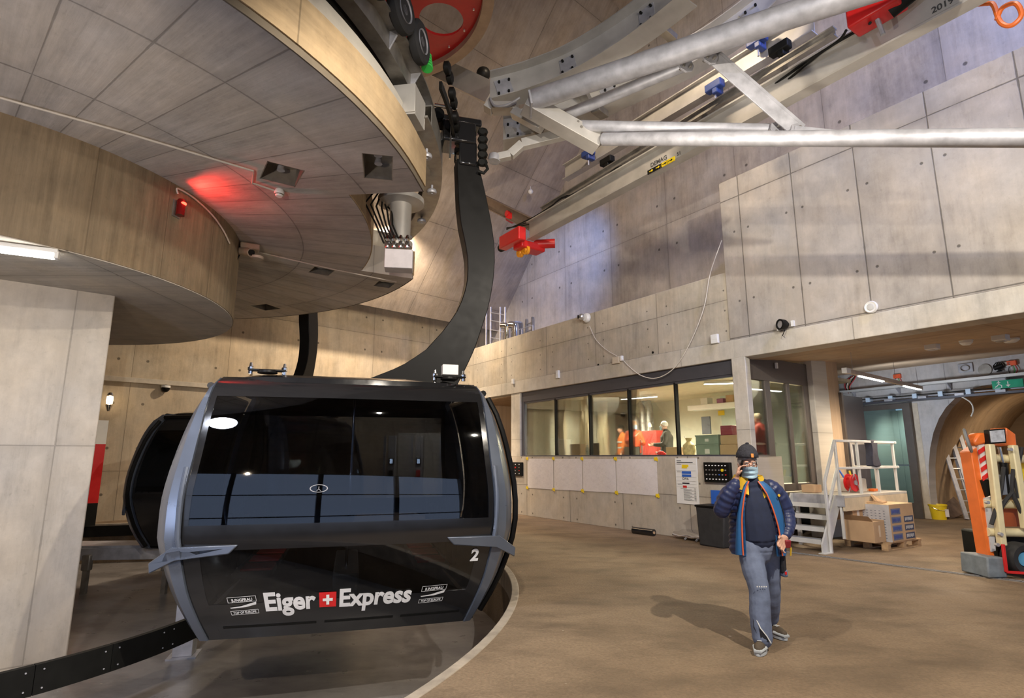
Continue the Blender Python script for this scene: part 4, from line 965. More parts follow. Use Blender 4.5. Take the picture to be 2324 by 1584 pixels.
# second beam pair with blue clamps
t = thing('upper_crane_beam', 'upper steel beam with blue cable clamps above the crane girder', 'beam', tuple(tw(1283, 392, -1)))
a = wall_pt(1283, 393, -1.0); b = wall_pt(1850, 75, -1.0)
wpart('beam', MB().ibeam(gp(a[0], -1, a[2]), gp(b[0], -1, (b[2]+a[2])/2+.05), .20, .42), STEEL_B, t)
cl = [(1622, 196), (1655, 232), (1718, 92), (1335, 348), (1378, 366), (1770, 110)]
CB = plain('dark_blue_clamp', (.03, .06, .22), .4)
for i, (x, y) in enumerate(cl):
    p = tw(x, y, -1.25); wpart('clamp', MB().obox(p, (.36, .16, .16), A_-pi/2).obox(p+V((.05, 0, -.05)), (.12, .22, .26), A_-pi/2), CB if i < 4 else BLACKM, t, bevel=.02)
    wpart('clamp_rod', MB().tube([p, p+V((0, 0, -.32))], .02, 8), STEEL, t)
t = thing('festoon_beam', 'dark rail beam carrying looped cables between the two crane beams', 'beam', tuple(tw(1330, 400, -1.6)))
a = wall_pt(1230, 478, -1.7); b = wall_pt(1900, 105, -1.7)
wpart('rail', MB().ibeam(gp(a[0], -1.7, a[2]), gp(b[0], -1.7, a[2]+.15), .12, .16), STEEL_D, t)
for x, y in ((1328, 412), (1345, 405), (1600, 262), (1780, 150)):
    p = tw(x, y, -1.65); wpart('drop_bracket', MB().bar(p, p+V((0, 0, -.55)), .08, .08, up=(0, 1, 0)), STEEL_D, t)
for k_ in range(3):
    pts = []
    for i in range(14):
        x = 1150+i*62; y = 522-(x-1150)*.548; pts.append(tw(x, y+(4+6*k_)*(1 if i % 2 else -.3), -1.75-.05*k_))
    wpart('cable', MB().tube(cat(pts, 5), .016, 6), BLACKM, t)
p = tw(1988, 22, -2.3); t = thing('red_hoist', 'red chain hoist with dark cables hanging under the crane at the top right', 'hoist', tuple(p))
wpart('body', MB().obox(p, (.62, .34, .30), A_-pi/2, tilt=-.0), RED, t, bevel=.03); wpart('motor', MB().tube([p+V((.1, -.1, -.12)), p+V((.42, -.5, .05))], .1, 12), BLACKM, t)
wpart('cable', MB().tube(cat([p+V((-.3, .2, -.15)), tw(1900, 95, -2.2), tw(1830, 140, -2.1), tw(1760, 190, -2.0)], 5), .02, 6), BLACKM, t)
wpart('cable', MB().tube(cat([p+V((-.1, .0, -.2)), tw(1960, 62, -2.2), tw(1870, 115, -2.2), tw(1790, 180, -2.0)], 5), .02, 6), BLACKM, t)
wpart('hook', MB().tube([p+V((0, 0, -.15)), p+V((.05, 0, -.38))], .03, 8), STEEL, t)
P = cat([tw(2205, 12, -1.2), tw(2240, 8, -1.2), tw(2255, 12, -1.2), tw(2270, 50, -1.2), tw(2295, 58, -1.2), tw(2318, 35, -1.2), tw(2305, 8, -1.2), tw(2275, 18, -1.2), tw(2262, 45, -1.2)])
tag(MB().tube(P, .03, 8).build('orange_hose', ORANGE), 'bright orange looped hose hanging at the top right corner', 'hose')
p = on_plane(1203, 414, co, cn); t = thing('ceiling_detector', 'small white detector on a rod below the sloping roof near the crane carriage', 'detector', tuple(p+V((0, -.5, -.5))))
wpart('rod', MB().tube([p, p+V((0, -.5, -.55))], .02, 6), WHITE, t); wpart('head', MB().sphere(p+V((0, -.5, -.6)), .09, 12), WHITE, t)
wpart('conduit', MB().tube([on_plane(1198, 400, co-cn*.1, cn), on_plane(1142, 478, co-cn*.1, cn)], .025, 6), WHITE, t)

# ---------------------------------------------------------------- truss and curved track support, upper right
def PIPE(name, p0, p1, r, t, **k): return wpart(name, MB().tube([p0, p1], r, 20), STEEL, t, **k)
t = thing('pipe_truss', 'galvanised truss of thick round pipes carrying the curved track beams', 'truss', tuple(on_y(1210, 230, 8.2)))
PIPE('top_chord', on_y(1212, 226, 8.0), on_y(2250, -115, 5.0), .155, t)
PIPE('bottom_chord', on_y(1370, 316, 8.2), on_y(2500, 312, 5.0), .10, t)
PIPE('brace_pipe', on_y(1278, 264, 8.4), on_y(1556, 147, 7.3), .09, t)
PIPE('lower_pipe', on_y(1308, 285, 8.3), on_y(1745, 295, 7.2), .085, t)
a, b = on_y(1608, 122, 6.95), on_y(1812, 300, 7.0)
wpart('diagonal_strut', MB().bar(a, b, .20, .02, up=(b-a).cross(V((1, 0, 0)))).bar(a+V((.07, 0, .07)), b+V((.07, 0, .07)), .02, .10), STEEL, t, bevel=.003)
for x, y, Yd in ((1556, 147, 7.2), (1610, 128, 6.9), (1812, 300, 6.85), (1765, 296, 7.1), (1280, 266, 8.3), (1310, 286, 8.2)):
    p = on_y(x, y, Yd); g = wpart('joint_plate', MB().lathe([(0, -.015), (.13, -.015), (.13, .015), (0, .015)], p, (.3, -1, .1), 8), STEEL, t, bevel=.003)
    for dx, dz in ((-.05, -.04), (.05, -.04), (0, .05)): wpart('bolt', MB().lathe([(0, -.05), (.022, -.05), (.022, .05), (0, .05)], p+V((dx, 0, dz)), (.3, -1, .1), 8), STEEL_D, g)
wpart('gusset', MB().prism([on_y(1805, 285, 6.8), on_y(1932, 298, 6.45), on_y(1925, 304, 6.45), on_y(1800, 305, 6.8)], (0, .02, 0)), STEEL, t)
wpart('cross_member', MB().bar(on_y(1192, 235, 8.1), on_y(1358, 328, 8.4), .30, .24), STEEL_B, t, bevel=.006)
wpart('end_plate', MB().bar(on_y(1200, 222, 8.0), on_y(1206, 252, 8.0), .4, .03), STEEL, t)
def curved_beam(label, pts, ht, wd, name='curved_track_beam', yd=9.0, lips=True):
    """pts are (px, py, depth) of the centre line"""
    C_ = cat([on_y(*q) for q in pts], 7); t = thing(name, label, 'beam', tuple(C_[0]), group='curved track beams upper right')
    n = len(C_)
    def strip(o0, o1, z0, z1):
        P = []
        for i, p in enumerate(C_):
            d = C_[min(i+1, n-1)]-C_[max(i-1, 0)]; d.z = 0; d.normalize(); w = V((-d.y, d.x, 0))
            P.append([p+w*o0+V((0, 0, z0)), p+w*o1+V((0, 0, z0)), p+w*o1+V((0, 0, z1)), p+w*o0+V((0, 0, z1)), p+w*o0+V((0, 0, z0))])
        m = MB(); m.grid(P); m.add(P[0][:-1], [(0, 1, 2, 3)]); m.add(P[-1][:-1], [(0, 1, 2, 3)]); return m
    wpart('web', strip(-.012, .012, -ht/2, ht/2), STEEL_B, t); wpart('bottom_flange', strip(-wd/2, wd/2, -ht/2-.02, -ht/2), STEEL_B, t); wpart('top_flange', strip(-wd/2, wd/2, ht/2, ht/2+.02), STEEL_B, t)
    if lips:
        for k_ in (.09, .42, .8):
            i = int(k_*(n-1)); p = C_[i]; d = (C_[min(i+1, n-1)]-C_[i-1]).normalized(); w = V((-d.y, d.x, 0)).normalized()
            sgn = -1 if w.y > 0 else 1
            pl = wpart('splice_plate', MB().bar(p+w*sgn*.02-d*.14, p+w*sgn*.02+d*.14, .02, ht*.62), STEEL, t)
            for dx in (-.09, .09):
                for dz in (-ht*.22, ht*.22): wpart('bolt', MB().lathe([(0, 0), (.022, 0), (.02, .04), (0, .04)], p+w*sgn*.03+d*dx+V((0, 0, dz)), w*sgn, 8), BLACKM, pl)
    return t
curved_beam('large curved steel track beam sweeping up from the truss end to the top edge', [(1112, 208, 8.9), (1200, 184, 8.9), (1290, 150, 8.7), (1380, 100, 8.3), (1470, 38, 7.8), (1560, -35, 7.2)], .50, .40)
curved_beam('lower curved steel track beam passing behind the thick top pipe', [(1142, 300, 9.4), (1210, 285, 9.4), (1330, 240, 9.3), (1460, 180, 9.1), (1600, 110, 8.8), (1740, 10, 8.3), (1800, -50, 8)], .50, .40)
p = on_y(1122, 360, 8.9); t = thing('guide_roller_arm', 'bent steel arm with a guide roller pointing at the cabin grip', 'arm', tuple(p))
q1, q2, q3 = on_y(1158, 352, 8.9), on_y(1185, 328, 8.9), on_y(1300, 300, 8.8)
wpart('arm', MB().bar(p, q1, .14, .12).bar(q1, q2, .14, .14).bar(q2, q3, .14, .16), STEEL_B, t, bevel=.005); wpart('roller', MB().lathe([(0, -.06), (.10, -.06), (.11, 0), (.10, .06), (0, .06)], p, (.1, .1, 1), 20), STEEL, t)
p = on_y(1104, 238, 8.7); t = thing('guide_finger', 'stepped steel guide plate under the end of the large curved beam', 'plate', tuple(p))
wpart('plate', MB().bar(p, on_y(1120, 248, 8.7), .2, .16).bar(on_y(1118, 246, 8.7), on_y(1175, 246, 8.6), .24, .12).bar(on_y(1165, 255, 8.6), on_y(1230, 290, 8.5), .2, .14), STEEL_B, t, bevel=.005)
wpart('bent_rod', MB().tube(cat([on_y(1112, 222, 8.55), on_y(1122, 240, 8.5), on_y(1150, 238, 8.4), on_y(1180, 222, 8.3)]), .02, 8), STEEL, t)
for x0, y0, x1, y1 in ((1190, 255, 1228, 300), (1225, 248, 1275, 290), (1305, 175, 1335, 235), (1480, 45, 1530, 90), (1350, 245, 1372, 262)):
    a, b = on_y(x0, y0, 8.9), on_y(x1, y1, 9.2)
    tt = thing('cross_bracket', 'cross plate joining the curved beams where %s' % {1190: 'the truss end meets the lower beam', 1225: 'the cross member meets the lower beam', 1305: 'the thick pipe crosses them', 1480: 'they near the top edge', 1350: 'the brace pipe starts'}[x0], 'bracket', tuple(a), group='cross plates of the track support')
    wpart('plate', MB().bar(a, b, .16, .12), STEEL_D, tt, bevel=.004)

# ---------------------------------------------------------------- recess: stairs, door, tunnel mouth
t = thing('metal_stairs', 'galvanised steel stairs with landing and white tubular railing by the glazed door', 'stairs', M=WM@Matrix.Translation((2.3, 1.0, 0)))
o = V((2.3, 1.0, 0))
GRATE = plain('grating_steel', (.42, .43, .45), .5, .4, .2, 20); RAILW = plain('pale_galvanised', (.66, .66, .64), .45, .3, .06)
lp('landing_deck', MB().box(1.9, 2.92, 1.08, 3.7, .93, .98), plain('landing_plate', (.52, .50, .46), .6, .2, .1), t, o, bevel=.004)
lp('landing_side', MB().box(2.88, 2.92, 1.08, 3.7, .70, .93), plain('plywood_side', (.58, .48, .34), .7), t, o); lp('landing_side', MB().box(1.9, 2.92, 1.06, 1.09, .78, .98), STEEL, t, o)
for i in range(5):
    z = .2*i; 
    if i: lp('tread', MB().box(1.9, 2.72, .36+.155*i, .36+.155*i+.24, z-.02, z+.015), GRATE, t, o); lp('tread_edge', MB().box(1.9, 2.72, .355+.155*i, .365+.155*i, z-.06, z+.02), RAILW, t, o)
for s_ in (1.92, 2.76): lp('stringer', MB().prism([V((s_, .42, 0)), V((s_, .62, 0)), V((s_, 1.16, .78)), V((s_, 1.16, .98)), V((s_, 1.02, .98)), V((s_, .42, .16))], (.03, 0, 0)), RAILW, t, o)
lp('foot_angle', MB().box(2.74, 2.86, .35, .62, 0, .015), RAILW, t, o)
def rl(a, b, nm='rail'): lp(nm, MB().bar(a, b, .045, .045, up=(0, 1, .3)), RAILW, t, o, bevel=.004)
S_ = 2.83
rl((S_, .62, 1.24), (S_, 1.12, 1.99)); rl((S_, .62, .74), (S_, 1.12, 1.47)); rl((S_, 1.12, 1.98), (S_+.03, 3.5, 1.98)); rl((S_, 1.12, 1.47), (S_+.03, 3.5, 1.47))
rl((1.95, 3.62, 1.98), (S_+.03, 3.62, 1.98)); rl((1.95, 3.62, 1.47), (S_+.03, 3.62, 1.47))
rl((S_, .62, .0), (S_, .62, 1.25), 'post')
for tt in (1.12, 1.95, 2.7, 3.5): rl((S_, tt, .45 if tt > 1.2 else 0.2), (S_, tt, 2.0), 'post')
for ss in (1.95, 2.4): rl((ss, 3.62, .95), (ss, 3.62, 2.0), 'post')
for ss, tt in ((1.95, 3.6), (2.83, 3.6), (1.95, 1.2)): lp('leg', MB().box(ss-.03, ss+.03, tt-.03, tt+.03, 0, .93), RAILW, t, o)
# black jacket over the rail
J = []; 
for i in range(9):
    v = i/8; J.append([V((S_+.04*(1 if k < 3 else -1)*(1+v*.6), 2.45+.30*(k % 3)/2+.04*sin(5*v+k), 2.02-.52*v-.05*sin(9*v)*((k % 3) == 1))) for k in range(3)])
JK = plain('dark_jacket', (.03, .03, .05), .8, 0, .3, 12); jp = [q for q in J]
m_ = shell(jp, [[q+V((-.14, 0, 0)) for q in r] for r in jp]); m_.v = [tuple(WM@V(p)) for p in m_.v]
tag(m_.build('jacket', JK, bevel=.02), 'dark jacket hung over the stair railing', 'jacket')
def onl(px, py, z=.98): return on_z(px, py, z)
p = WM@V((2.62, 2.05, .98)); t = thing('cable_reel', 'red cable reel standing on the stair landing beside a white box', 'cable reel', tuple(p))
wpart('drum', MB().lathe([(0, -.07), (.17, -.07), (.17, -.055), (.12, -.05), (.12, .05), (.17, .055), (.17, .07), (0, .07)], p+V((0, 0, .2)), (.5, -.85, 0), 26), RED, t); wpart('stand', MB().tube([p+V((-.1, -.05, .02)), p+V((0, -.1, .38)), p+V((.14, -.02, .02))], .012, 8), STEEL, t)
wpart('hub', MB().lathe([(0, -.09), (.05, -.09), (.05, .09), (0, .09)], p+V((0, 0, .2)), (.5, -.85, 0), 16), STEEL, t)
p = WM@V((2.45, 2.45, .98)); t = thing('tool_box', 'open white plastic tool box with blue tool handles on the stair landing', 'tool box', tuple(p), A_-pi/2)
MB().box(-.2, .2, -.15, .15, 0, .27).build('box', plain('cream_plastic', (.62, .56, .48), .5), t, bevel=.02)
for i, m_ in enumerate((BLUE, YELLOW, BLUE)): MB().cyl((-.12+.12*i, 0, .2), (-.25+.2*i, .02, .42), .018).build('tool_handle', m_, t)
for x, y, mt, lab in ((2022, 1098, ORANGE, 'small orange tool lying on the stair landing'), (1990, 1093, CARD, 'small brown piece of card lying on the stair landing'), (1905, 1090, CARD, 'low brown carton on the landing near the glazed door')):
    s_ = {2022: (2.6, 2.95), 1990: (2.5, 2.75), 1905: (2.1, 1.5)}[x]; q = WM@V((*s_, .98)); tag(MB().obox(q+V((0, 0, .03 if x > 1950 else .08)), (.2, .12, .05) if x > 1950 else (.3, .25, .15), A_).build({2022: 'hand_tool', 1990: 'card_piece', 1905: 'carton'}[x], mt, bevel=.006), lab, 'tool' if x == 2022 else 'carton')
# grey door leaf standing open beside the brown wall
t = tag(thing('door_1', 'open dark grey door leaf beside the brown wall behind the stairs', 'door', M=WM@Matrix.Translation((1.84, 3.62, .98))), kind='structure')
MB().box(-.02, .03, 0, .95, 0, 2.1).build('leaf', ANTH, t, bevel=.004); MB().box(-.04, .05, -.07, 0, -.02, 2.16).build('frame', BRONZE, t); MB().box(-.02, .0, .0, .9, 0, .0).build('threshold', BRONZE, t)
# sliding glass door
t = tag(thing('door_2', 'large sliding glass door with green tint and bronze frame at the tunnel wall', 'door', M=BM@Matrix.Translation((0, -.16, 0))), kind='structure')
MB().box(-2.0, -1.92, -.04, .04, 0, 3.12).box(-.20, 0, -.04, .04, 0, 3.2).box(-1.92, -.2, -.04, .04, 0, .42).box(-1.92, -.2, -.04, .04, 3.05, 3.2).build('frame', BRONZE, t, bevel=.004)
MB().box(-1.92, -.2, -.012, .012, .42, 3.05).build('pane', GLASS_GRN, t); MB().obox((-.33, -.06, 1.45), (.3, .03, .04)).build('handle', CHROME, t)
# rail, tray and wall gear over the tunnel mouth
def bthing(name, label, cat_, x, z, y=0): return thing(name, label, cat_, M=BM@Matrix.Translation((x, y, z)))
t = bthing('door_rail', 'long metal door track with blue white clips above the sliding door and tunnel mouth', 'track', -2, 3.3)
MB().box(0, 6, -.30, -.02, -.06, .0).build('beam', ANTH, t); MB().tube([(0, -.2, .06), (6, -.2, .06)], .02, 8).build('rod', STEEL, t); MB().tube([(0, -.26, .10), (6, -.26, .10)], .012, 8).build('cable', BLACKM, t)
for i in range(9): MB().box(.2+.65*i, .32+.65*i, -.3, -.1, .0, .14).build('clip', plain('pale_blue_clip', (.5, .62, .75), .4), t, bevel=.01)
for i in range(6): MB().box(.5+.9*i, .72+.9*i, -.32, -.2, -.02, .05).build('carriage', STEEL, t, bevel=.006)
t = bthing('cable_tray', 'perforated galvanised cable tray on brackets over the tunnel mouth', 'cable tray', -2, 3.66)
MB().box(0, 6, -.25, -.03, 0, .01).box(0, 6, -.255, -.245, 0, .07).box(0, 6, -.035, -.025, 0, .07).build('tray', RAILW, t)
for i in range(5): MB().prism([V((.4+1.3*i, -.02, 0)), V((.4+1.3*i, -.24, 0)), V((.4+1.3*i, -.02, -.2))], (.03, 0, 0)).build('bracket', STEEL, t)
for k_ in range(4): MB().tube([(0.1, -.1-.03*k_, .03), (6, -.1-.03*k_, .03)], .01, 6).build('cable', [BLACKM, WHITE, RED, BLACKM][k_], t)
t = bthing('duct_ring', 'white round duct collar on the grey wall above the exit sign', 'ring', 1.84, 3.92)
MB().tube([(.175*cos(a*pi/16), -.08, .175*sin(a*pi/16)) for a in range(32)], [(.09, .022)]*32, 10, closed=True, up=(0, 0, 1)).build('collar', WHITE, t); MB().lathe([(0, -.03), (.15, -.03), (.15, -.01), (0, -.01)], (0, 0, 0), (0, 1, 0), 32).build('inner_disc', STEEL_D, t)
t = bthing('cable_cluster', 'tangle of grey cables and small motor right of the white duct collar', 'cables', 2.12, 3.95)
for k_ in range(5): MB().tube(cat([(-.0+.03*k_, -.05, .12), (.06*k_-.05, -.12, 0), (.1-.03*k_, -.06, -.12)]), .012, 6).build('cable', BLACKM, t)
MB().lathe([(0, -.1), (.06, -.1), (.06, .1), (0, .1)], (.05, -.1, 0), (1, 0, .3), 12).build('motor', BLACKS, t); MB().box(.12, .3, -.08, 0, -.02, .1).build('box', ALU, t, bevel=.01)
t = bthing('exit_sign', 'green emergency exit sign with running figure and arrow over the tunnel mouth', 'sign', 2.30, 3.47, -.33)
MB().box(-.23, .40, -.02, .02, -.10, .10).build('plate', plain('exit_green', (.0, .32, .17), .4), t)
m_ = MB(); 
for a_, b_ in (((-.13, -.04), (-.08, .02)), ((-.08, .02), (-.10, .06)), ((-.13, .04), (-.05, .05)), ((-.08, .0), (-.03, -.03)), ((-.03, -.03), (-.04, -.08)), ((-.13, -.04), (-.17, -.06))): m_.bar((a_[0], -.023, a_[1]), (b_[0], -.023, b_[1]), .018, .004, up=(0, 1, 0))
m_.sphere((-.085, -.024, .075), .014, 8, sc=(1, .3, 1)); m_.build('running_figure', WHITE, t); MB().box(-.2, -.02, -.022, -.02, -.085, -.08).build('door_line', WHITE, t)
MB().bar((.10, -.023, .06), (.10, -.023, -.04), .02, .004, up=(0, 1, 0)).prism([V((.05, -.025, -.02)), V((.15, -.025, -.02)), V((.10, -.025, -.075))], (0, .004, 0)).build('arrow', WHITE, t)
for i, (x, lab) in enumerate(((-.3, 'orange junction box on the grey wall above the sliding door'), (2.43, 'orange junction box on the grey wall above the exit sign'))):
    t = bthing('orange_box', lab, 'box', x, 4.0); MB().box(-.1, .1, -.08, 0, -.05, .07).build('case', plain('orange_red', (.8, .12, .04), .5), t, bevel=.01)
    for k_ in range(4): MB().tube(cat([(-.06+.04*k_, -.04, -.05), (-.08+.06*k_, -.05, -.18), (-.05+.02*k_, -.05, -.3)]), .008, 6).build('cable', [BLACKM, WHITE, GREEN, RED][k_], t)
t = bthing('fixture_plate', 'square metal plate with cable coils left of the white duct collar', 'plate', 1.42, 4.02); MB().box(-.17, .17, -.04, 0, -.11, .13).build('plate', STEEL, t, bevel=.01)
for k_ in range(4): MB().tube([(.1*cos(a*.6+k_), -.06, .08*sin(a*.6+k_)) for a in range(9)], .01, 6).build('coil', STEEL_D, t)
t = bthing('conduit_bundle', 'bundle of dark flexible conduits rising at the left end of the cable tray', 'conduits', -1.75, 3.75)
for k_ in range(6): MB().tube(cat([(.02*k_, -.12, -.1), (-.1+.03*k_, -.1, .1), (.05*k_-.05, -.08, .3), (.16+.02*k_, -.06, .42)]), .012, 6).build('conduit', [RED, BLACKM, WHITE, CARD, BLACKM, RED][k_], t)
P = cat([BM@V((1.25, -.2, 3.3)), BM@V((1.5, -.25, 3.1)), BM@V((1.55, -.25, 2.9)), BM@V((1.48, -.25, 2.72))]); tag(MB().tube(P, .018, 8).build('loose_cable', CABM), 'loose pale cable end dangling in the tunnel mouth', 'cable')
# suspended lamp
a, b = V((6.56, 10.98, 3.32)), V((9.9, 13.7, 3.32)); t = thing('strip_lamp', 'long suspended strip lamp with two lit tubes under the brown soffit', 'lamp', tuple(a))
wpart('profile', MB().bar(a, b, .07, .08), plain('lamp_profile', (.6, .52, .42), .5), t)
for u0_, u1_ in ((.12, .42), (.72, .98)): wpart('lit_tube', MB().bar(a.lerp(b, u0_)+V((0, 0, -.05)), a.lerp(b, u1_)+V((0, 0, -.05)), .05, .02), TUBE, t)
wpart('end_cap', MB().bar(a-(b-a).normalized()*.2, a, .09, .10), WHITE, t)
for u_ in (.05, .6, .95): wpart('wire', MB().tube([a.lerp(b, u_), a.lerp(b, u_)+V((0, 0, .46))], .004, 6), STEEL, t)
lamp('strip_lamp_light', (8.5, 11.6, 3.0), (8.3, 11.8, 0), 260, WARM, 165, .5); lamp('grey_wall_lamp', tuple(BM@V((.5, -3.0, 2.6))), tuple(BM@V((.8, 0, 3.6))), 150, (.8, .88, 1.0), 120, .3); lamp('tunnel_lamp', tuple(BM@V((2.6, 2.4, 3.1))), tuple(BM@V((1.2, 4, 0))), 120, WARM, 165, .3)  # the grey wall light is an unseen fill added to brighten that wall
for px, py, w_, lab, nm, cat_, md in ((2270, 762, .26, 'white square box on the brown soffit near the right edge', 'ceiling_box', 'box', 0), (2115, 782, .2, 'small white bar shaped box on the brown soffit', 'ceiling_box', 'box', 0), (2192, 773, .10, 'round white smoke detector on the brown soffit', 'smoke_detector', 'detector', 1), (2294, 774, .13, 'round ceiling speaker with dark gap at the right edge of the soffit', 'ceiling_speaker', 'speaker', 1)):
    p = on_z(px, py, 3.78); z = 3.62+.0743*(inW(p).y-.36); t = thing(nm, lab, cat_, (p.x, p.y, z), A_)
    if md: MB().lathe([(0, -.09), (w_*.6, -.09), (w_, -.05), (w_, 0), (0, 0)], (0, 0, 0), n=20).build('body', WHITE, t); MB().lathe([(0, -.02), (w_*1.1, -.02), (w_*1.1, 0.02), (0, 0.02)], n=20).build('base', CARD if px > 2200 else WHITE, t)
    else: MB().box(-w_/2, w_/2, -.1, .1, -.1, .02).build('body', WHITE, t, bevel=.01); MB().box(-w_/3, w_/3, -.06, .06, -.11, -.1).build('cover', ALU, t)

# ladder, board, bucket in the tunnel
t = thing('extension_ladder', 'aluminium double ladder leaning against the brown tunnel wall', 'ladder', tuple(V((12.7, 16.3, 0))))
for k_, (b0, tp, w_) in enumerate(((V((12.25, 15.9, .03)), V((12.65, 17.0, 2.42)), V((.30, .0, 0))), (V((12.62, 16.1, .03)), V((12.95, 17.05, 2.44)), V((.22, -.12, 0))))):
    wpart('side_rail', MB().bar(b0, tp, .035, .11, up=(1, 0, 0)), STEEL, t); wpart('side_rail', MB().bar(b0+w_, tp+w_, .035, .11, up=(1, 0, 0)), STEEL, t)
    for i in range(8): q = b0.lerp(tp, (i+.6)/8.3); wpart('rung', MB().tube([q, q+w_], .017, 8), ALU, t)
    for q in (tp, tp+w_): wpart('top_wheel', MB().lathe([(0, -.04), (.06, -.04), (.06, .04), (0, .04)], q, (1, 0, 0), 14), BLACKM, t)
p = V((12.35, 16.95, 0)); t = thing('dirty_board', 'thick dark brown dirty board leaning at the tunnel wall beside the ladder', 'board', tuple(p))
mb = MB(); A1_ = [V((11.95, 17.0, .98)), V((12.5, 17.2, 1.12)), V((12.95, 16.7, .12)), V((12.3, 16.4, .02))]; mb.prism(A1_, (-.16, -.02, -.05)); wpart('panel', mb, plain('dirty_brown', (.13, .085, .06), .8, 0, .5, 4), t, bevel=.02)
p = V((11.72, 16.2, 0)); t = thing('yellow_bucket', 'bright yellow plastic bucket on the floor at the tunnel mouth', 'bucket', tuple(p))
mb = MB().lathe([(0, .0), (.17, 0), (.205, .36), (.22, .36), (.22, .40), (.20, .40), (.16, .03), (0, .03)], n=28); mb.build('pail', YELLOW, t, smooth=40); MB().tube([(-.2+.0*a, -.03, .33-.0*a) if a == 0 else (-.22*cos(a*pi/8), -.05-.16*sin(a*pi/8), .36-.12*sin(a*pi/8)) for a in range(9)], .007, 6).build('handle', CHROME, t); MB().box(.04, .14, -.205, -.195, .08, .28).build('sticker', PAPER, t)
# drain slot
dA, dB = V((4.9, 10.75, .004)), V((7.6, 7.5, .004)); t = thing('drain_slot', 'narrow dark metal drain grate running across the floor', 'drain', tuple(dA))
wpart('slot', MB().bar(dA, dB, .10, .006), BLACKM, t); 
for k_ in (-.055, .055): w_ = (dB-dA).cross(V((0, 0, 1))).normalized()*k_; wpart('edge', MB().bar(dA+w_, dB+w_, .012, .014), STEEL_D, t)
wpart('grate', MB().tube([dA.lerp(dB, i/120)+V((.02*(-1)**i, 0, .004)) for i in range(121)], .004, 4), STEEL, t)

# pallet with boxes
PN = V((6.85, 10.8, 0)); pr_ = atan2(.51, .86); PMx = Matrix.Translation(PN)@Matrix.Rotation(pr_, 4, 'Z')
t = thing('wooden_pallet', 'wooden pallet on the floor beside the metal stairs', 'pallet', M=PMx)
for i in range(6): MB().box(.0, 1.2, .02+.14*i, .12+.14*i, .122, .144).build('deck_board', WOODP, t, bevel=.003)
for x in (0, .55, 1.1):
    MB().box(x, x+.1, 0.02, .84, .10, .122).build('bearer', WOODP, t)
    for y in (.03, .36, .70): MB().box(x, x+.1, y, y+.12, .022, .10).build('block', WOODP, t, bevel=.004)
for y in (.03, .36, .70): MB().box(0, 1.2, y, y+.12, 0, .022).build('base_board', WOODP, t)
def pbox(name, label, x0, x1, y0, y1, z0, z1, mat, cat_='box', rz=0.):
    t = thing(name, label, cat_, M=PMx@Matrix.Translation(((x0+x1)/2, (y0+y1)/2, z0))@Matrix.Rotation(rz, 4, 'Z')); w, d = (x1-x0)/2, (y1-y0)/2
    MB().box(-w, w, -d, d, 0, z1-z0).build('carton', mat, t, bevel=.004); return t, w, d, z1-z0
GREYC = plain('grey_printed_card', (.45, .45, .47), .7)
t, w, d, h = pbox('printed_carton', 'large carton on the pallet with perforated grey side and dark printed blocks', .12, .98, .0, .64, .146, .80, CARD)
MB().box(-w-.004, -w, -d, d, 0, h).build('grey_side', GREYC, t)
DB = plain('dark_print', (.06, .07, .12), .6)
for i in range(6):
    for j in range(11): MB().box(-w-.006, -w-.004, -d+.08+.075*i+.0, -d+.11+.075*i, .06+.048*j, .068+.048*j).build('slot', DB, t)
for c_ in range(2):
    for r_ in range(4 if c_ == 0 else 3):
        x0 = -w+.05+c_*.44; z0 = .03+r_*.15; MB().box(x0, x0+.33, -d-.003, -d, z0, z0+.11).build('print_block', plain('print_blue_grey', (.14, .16, .25), .6) if c_ == 0 else DB, t)
        [MB().box(x0+.03+.045*k_, x0+.06+.045*k_, -d-.006, -d-.003, z0+.025+.008*(k_ % 2), z0+.085).build('print_mark', plain('print_blue', (.05, .08, .30), .6) if c_ == 0 else GREYC, t) for k_ in range(6)]
MB().box(-w, w, -d, d, h, h+.012).build('lid', plain('light_card', (.62, .45, .27), .8), t)
t, w, d, h = pbox('open_carton', 'open brown carton at the left end of the pallet, lower of the two', .04, .10+.0, .66, .70, .146, .16, CARD) if 0 else pbox('open_carton', 'open brown carton on the left of the pallet with its flaps up', -.28, .10, .10, .62, .146, .52, CARD)
for sx in (-1, 1): MB().add([V((sx*w, -d, h)), V((sx*w, d, h)), V((sx*(w+.14), d, h+.10)), V((sx*(w+.14), -d, h+.10))], [(0, 1, 2, 3)]).build('flap', CARD, t)
MB().box(-.03, .03, -d-.002, -d, .1, .3).build('tape', plain('clear_tape', (.65, .5, .35), .3), t)
t, w, d, h = pbox('carton', 'upright brown carton standing behind the open one on the pallet', -.22, .14, .48, .82, .50, .94, CARD); MB().box(-.04, .04, -d-.002, -d, .05, .2).build('label', PAPER, t)
t, w, d, h = pbox('flat_carton', 'folded open carton lying on top of the printed carton', .2, .62, .22, .60, .815, .84, CARD, rz=.3); MB().prism([V((-.15, -.1, .03)), V((.15, -.12, .03)), V((.0, .02, .16))], (0, .04, 0)).build('flap', CARD, t)

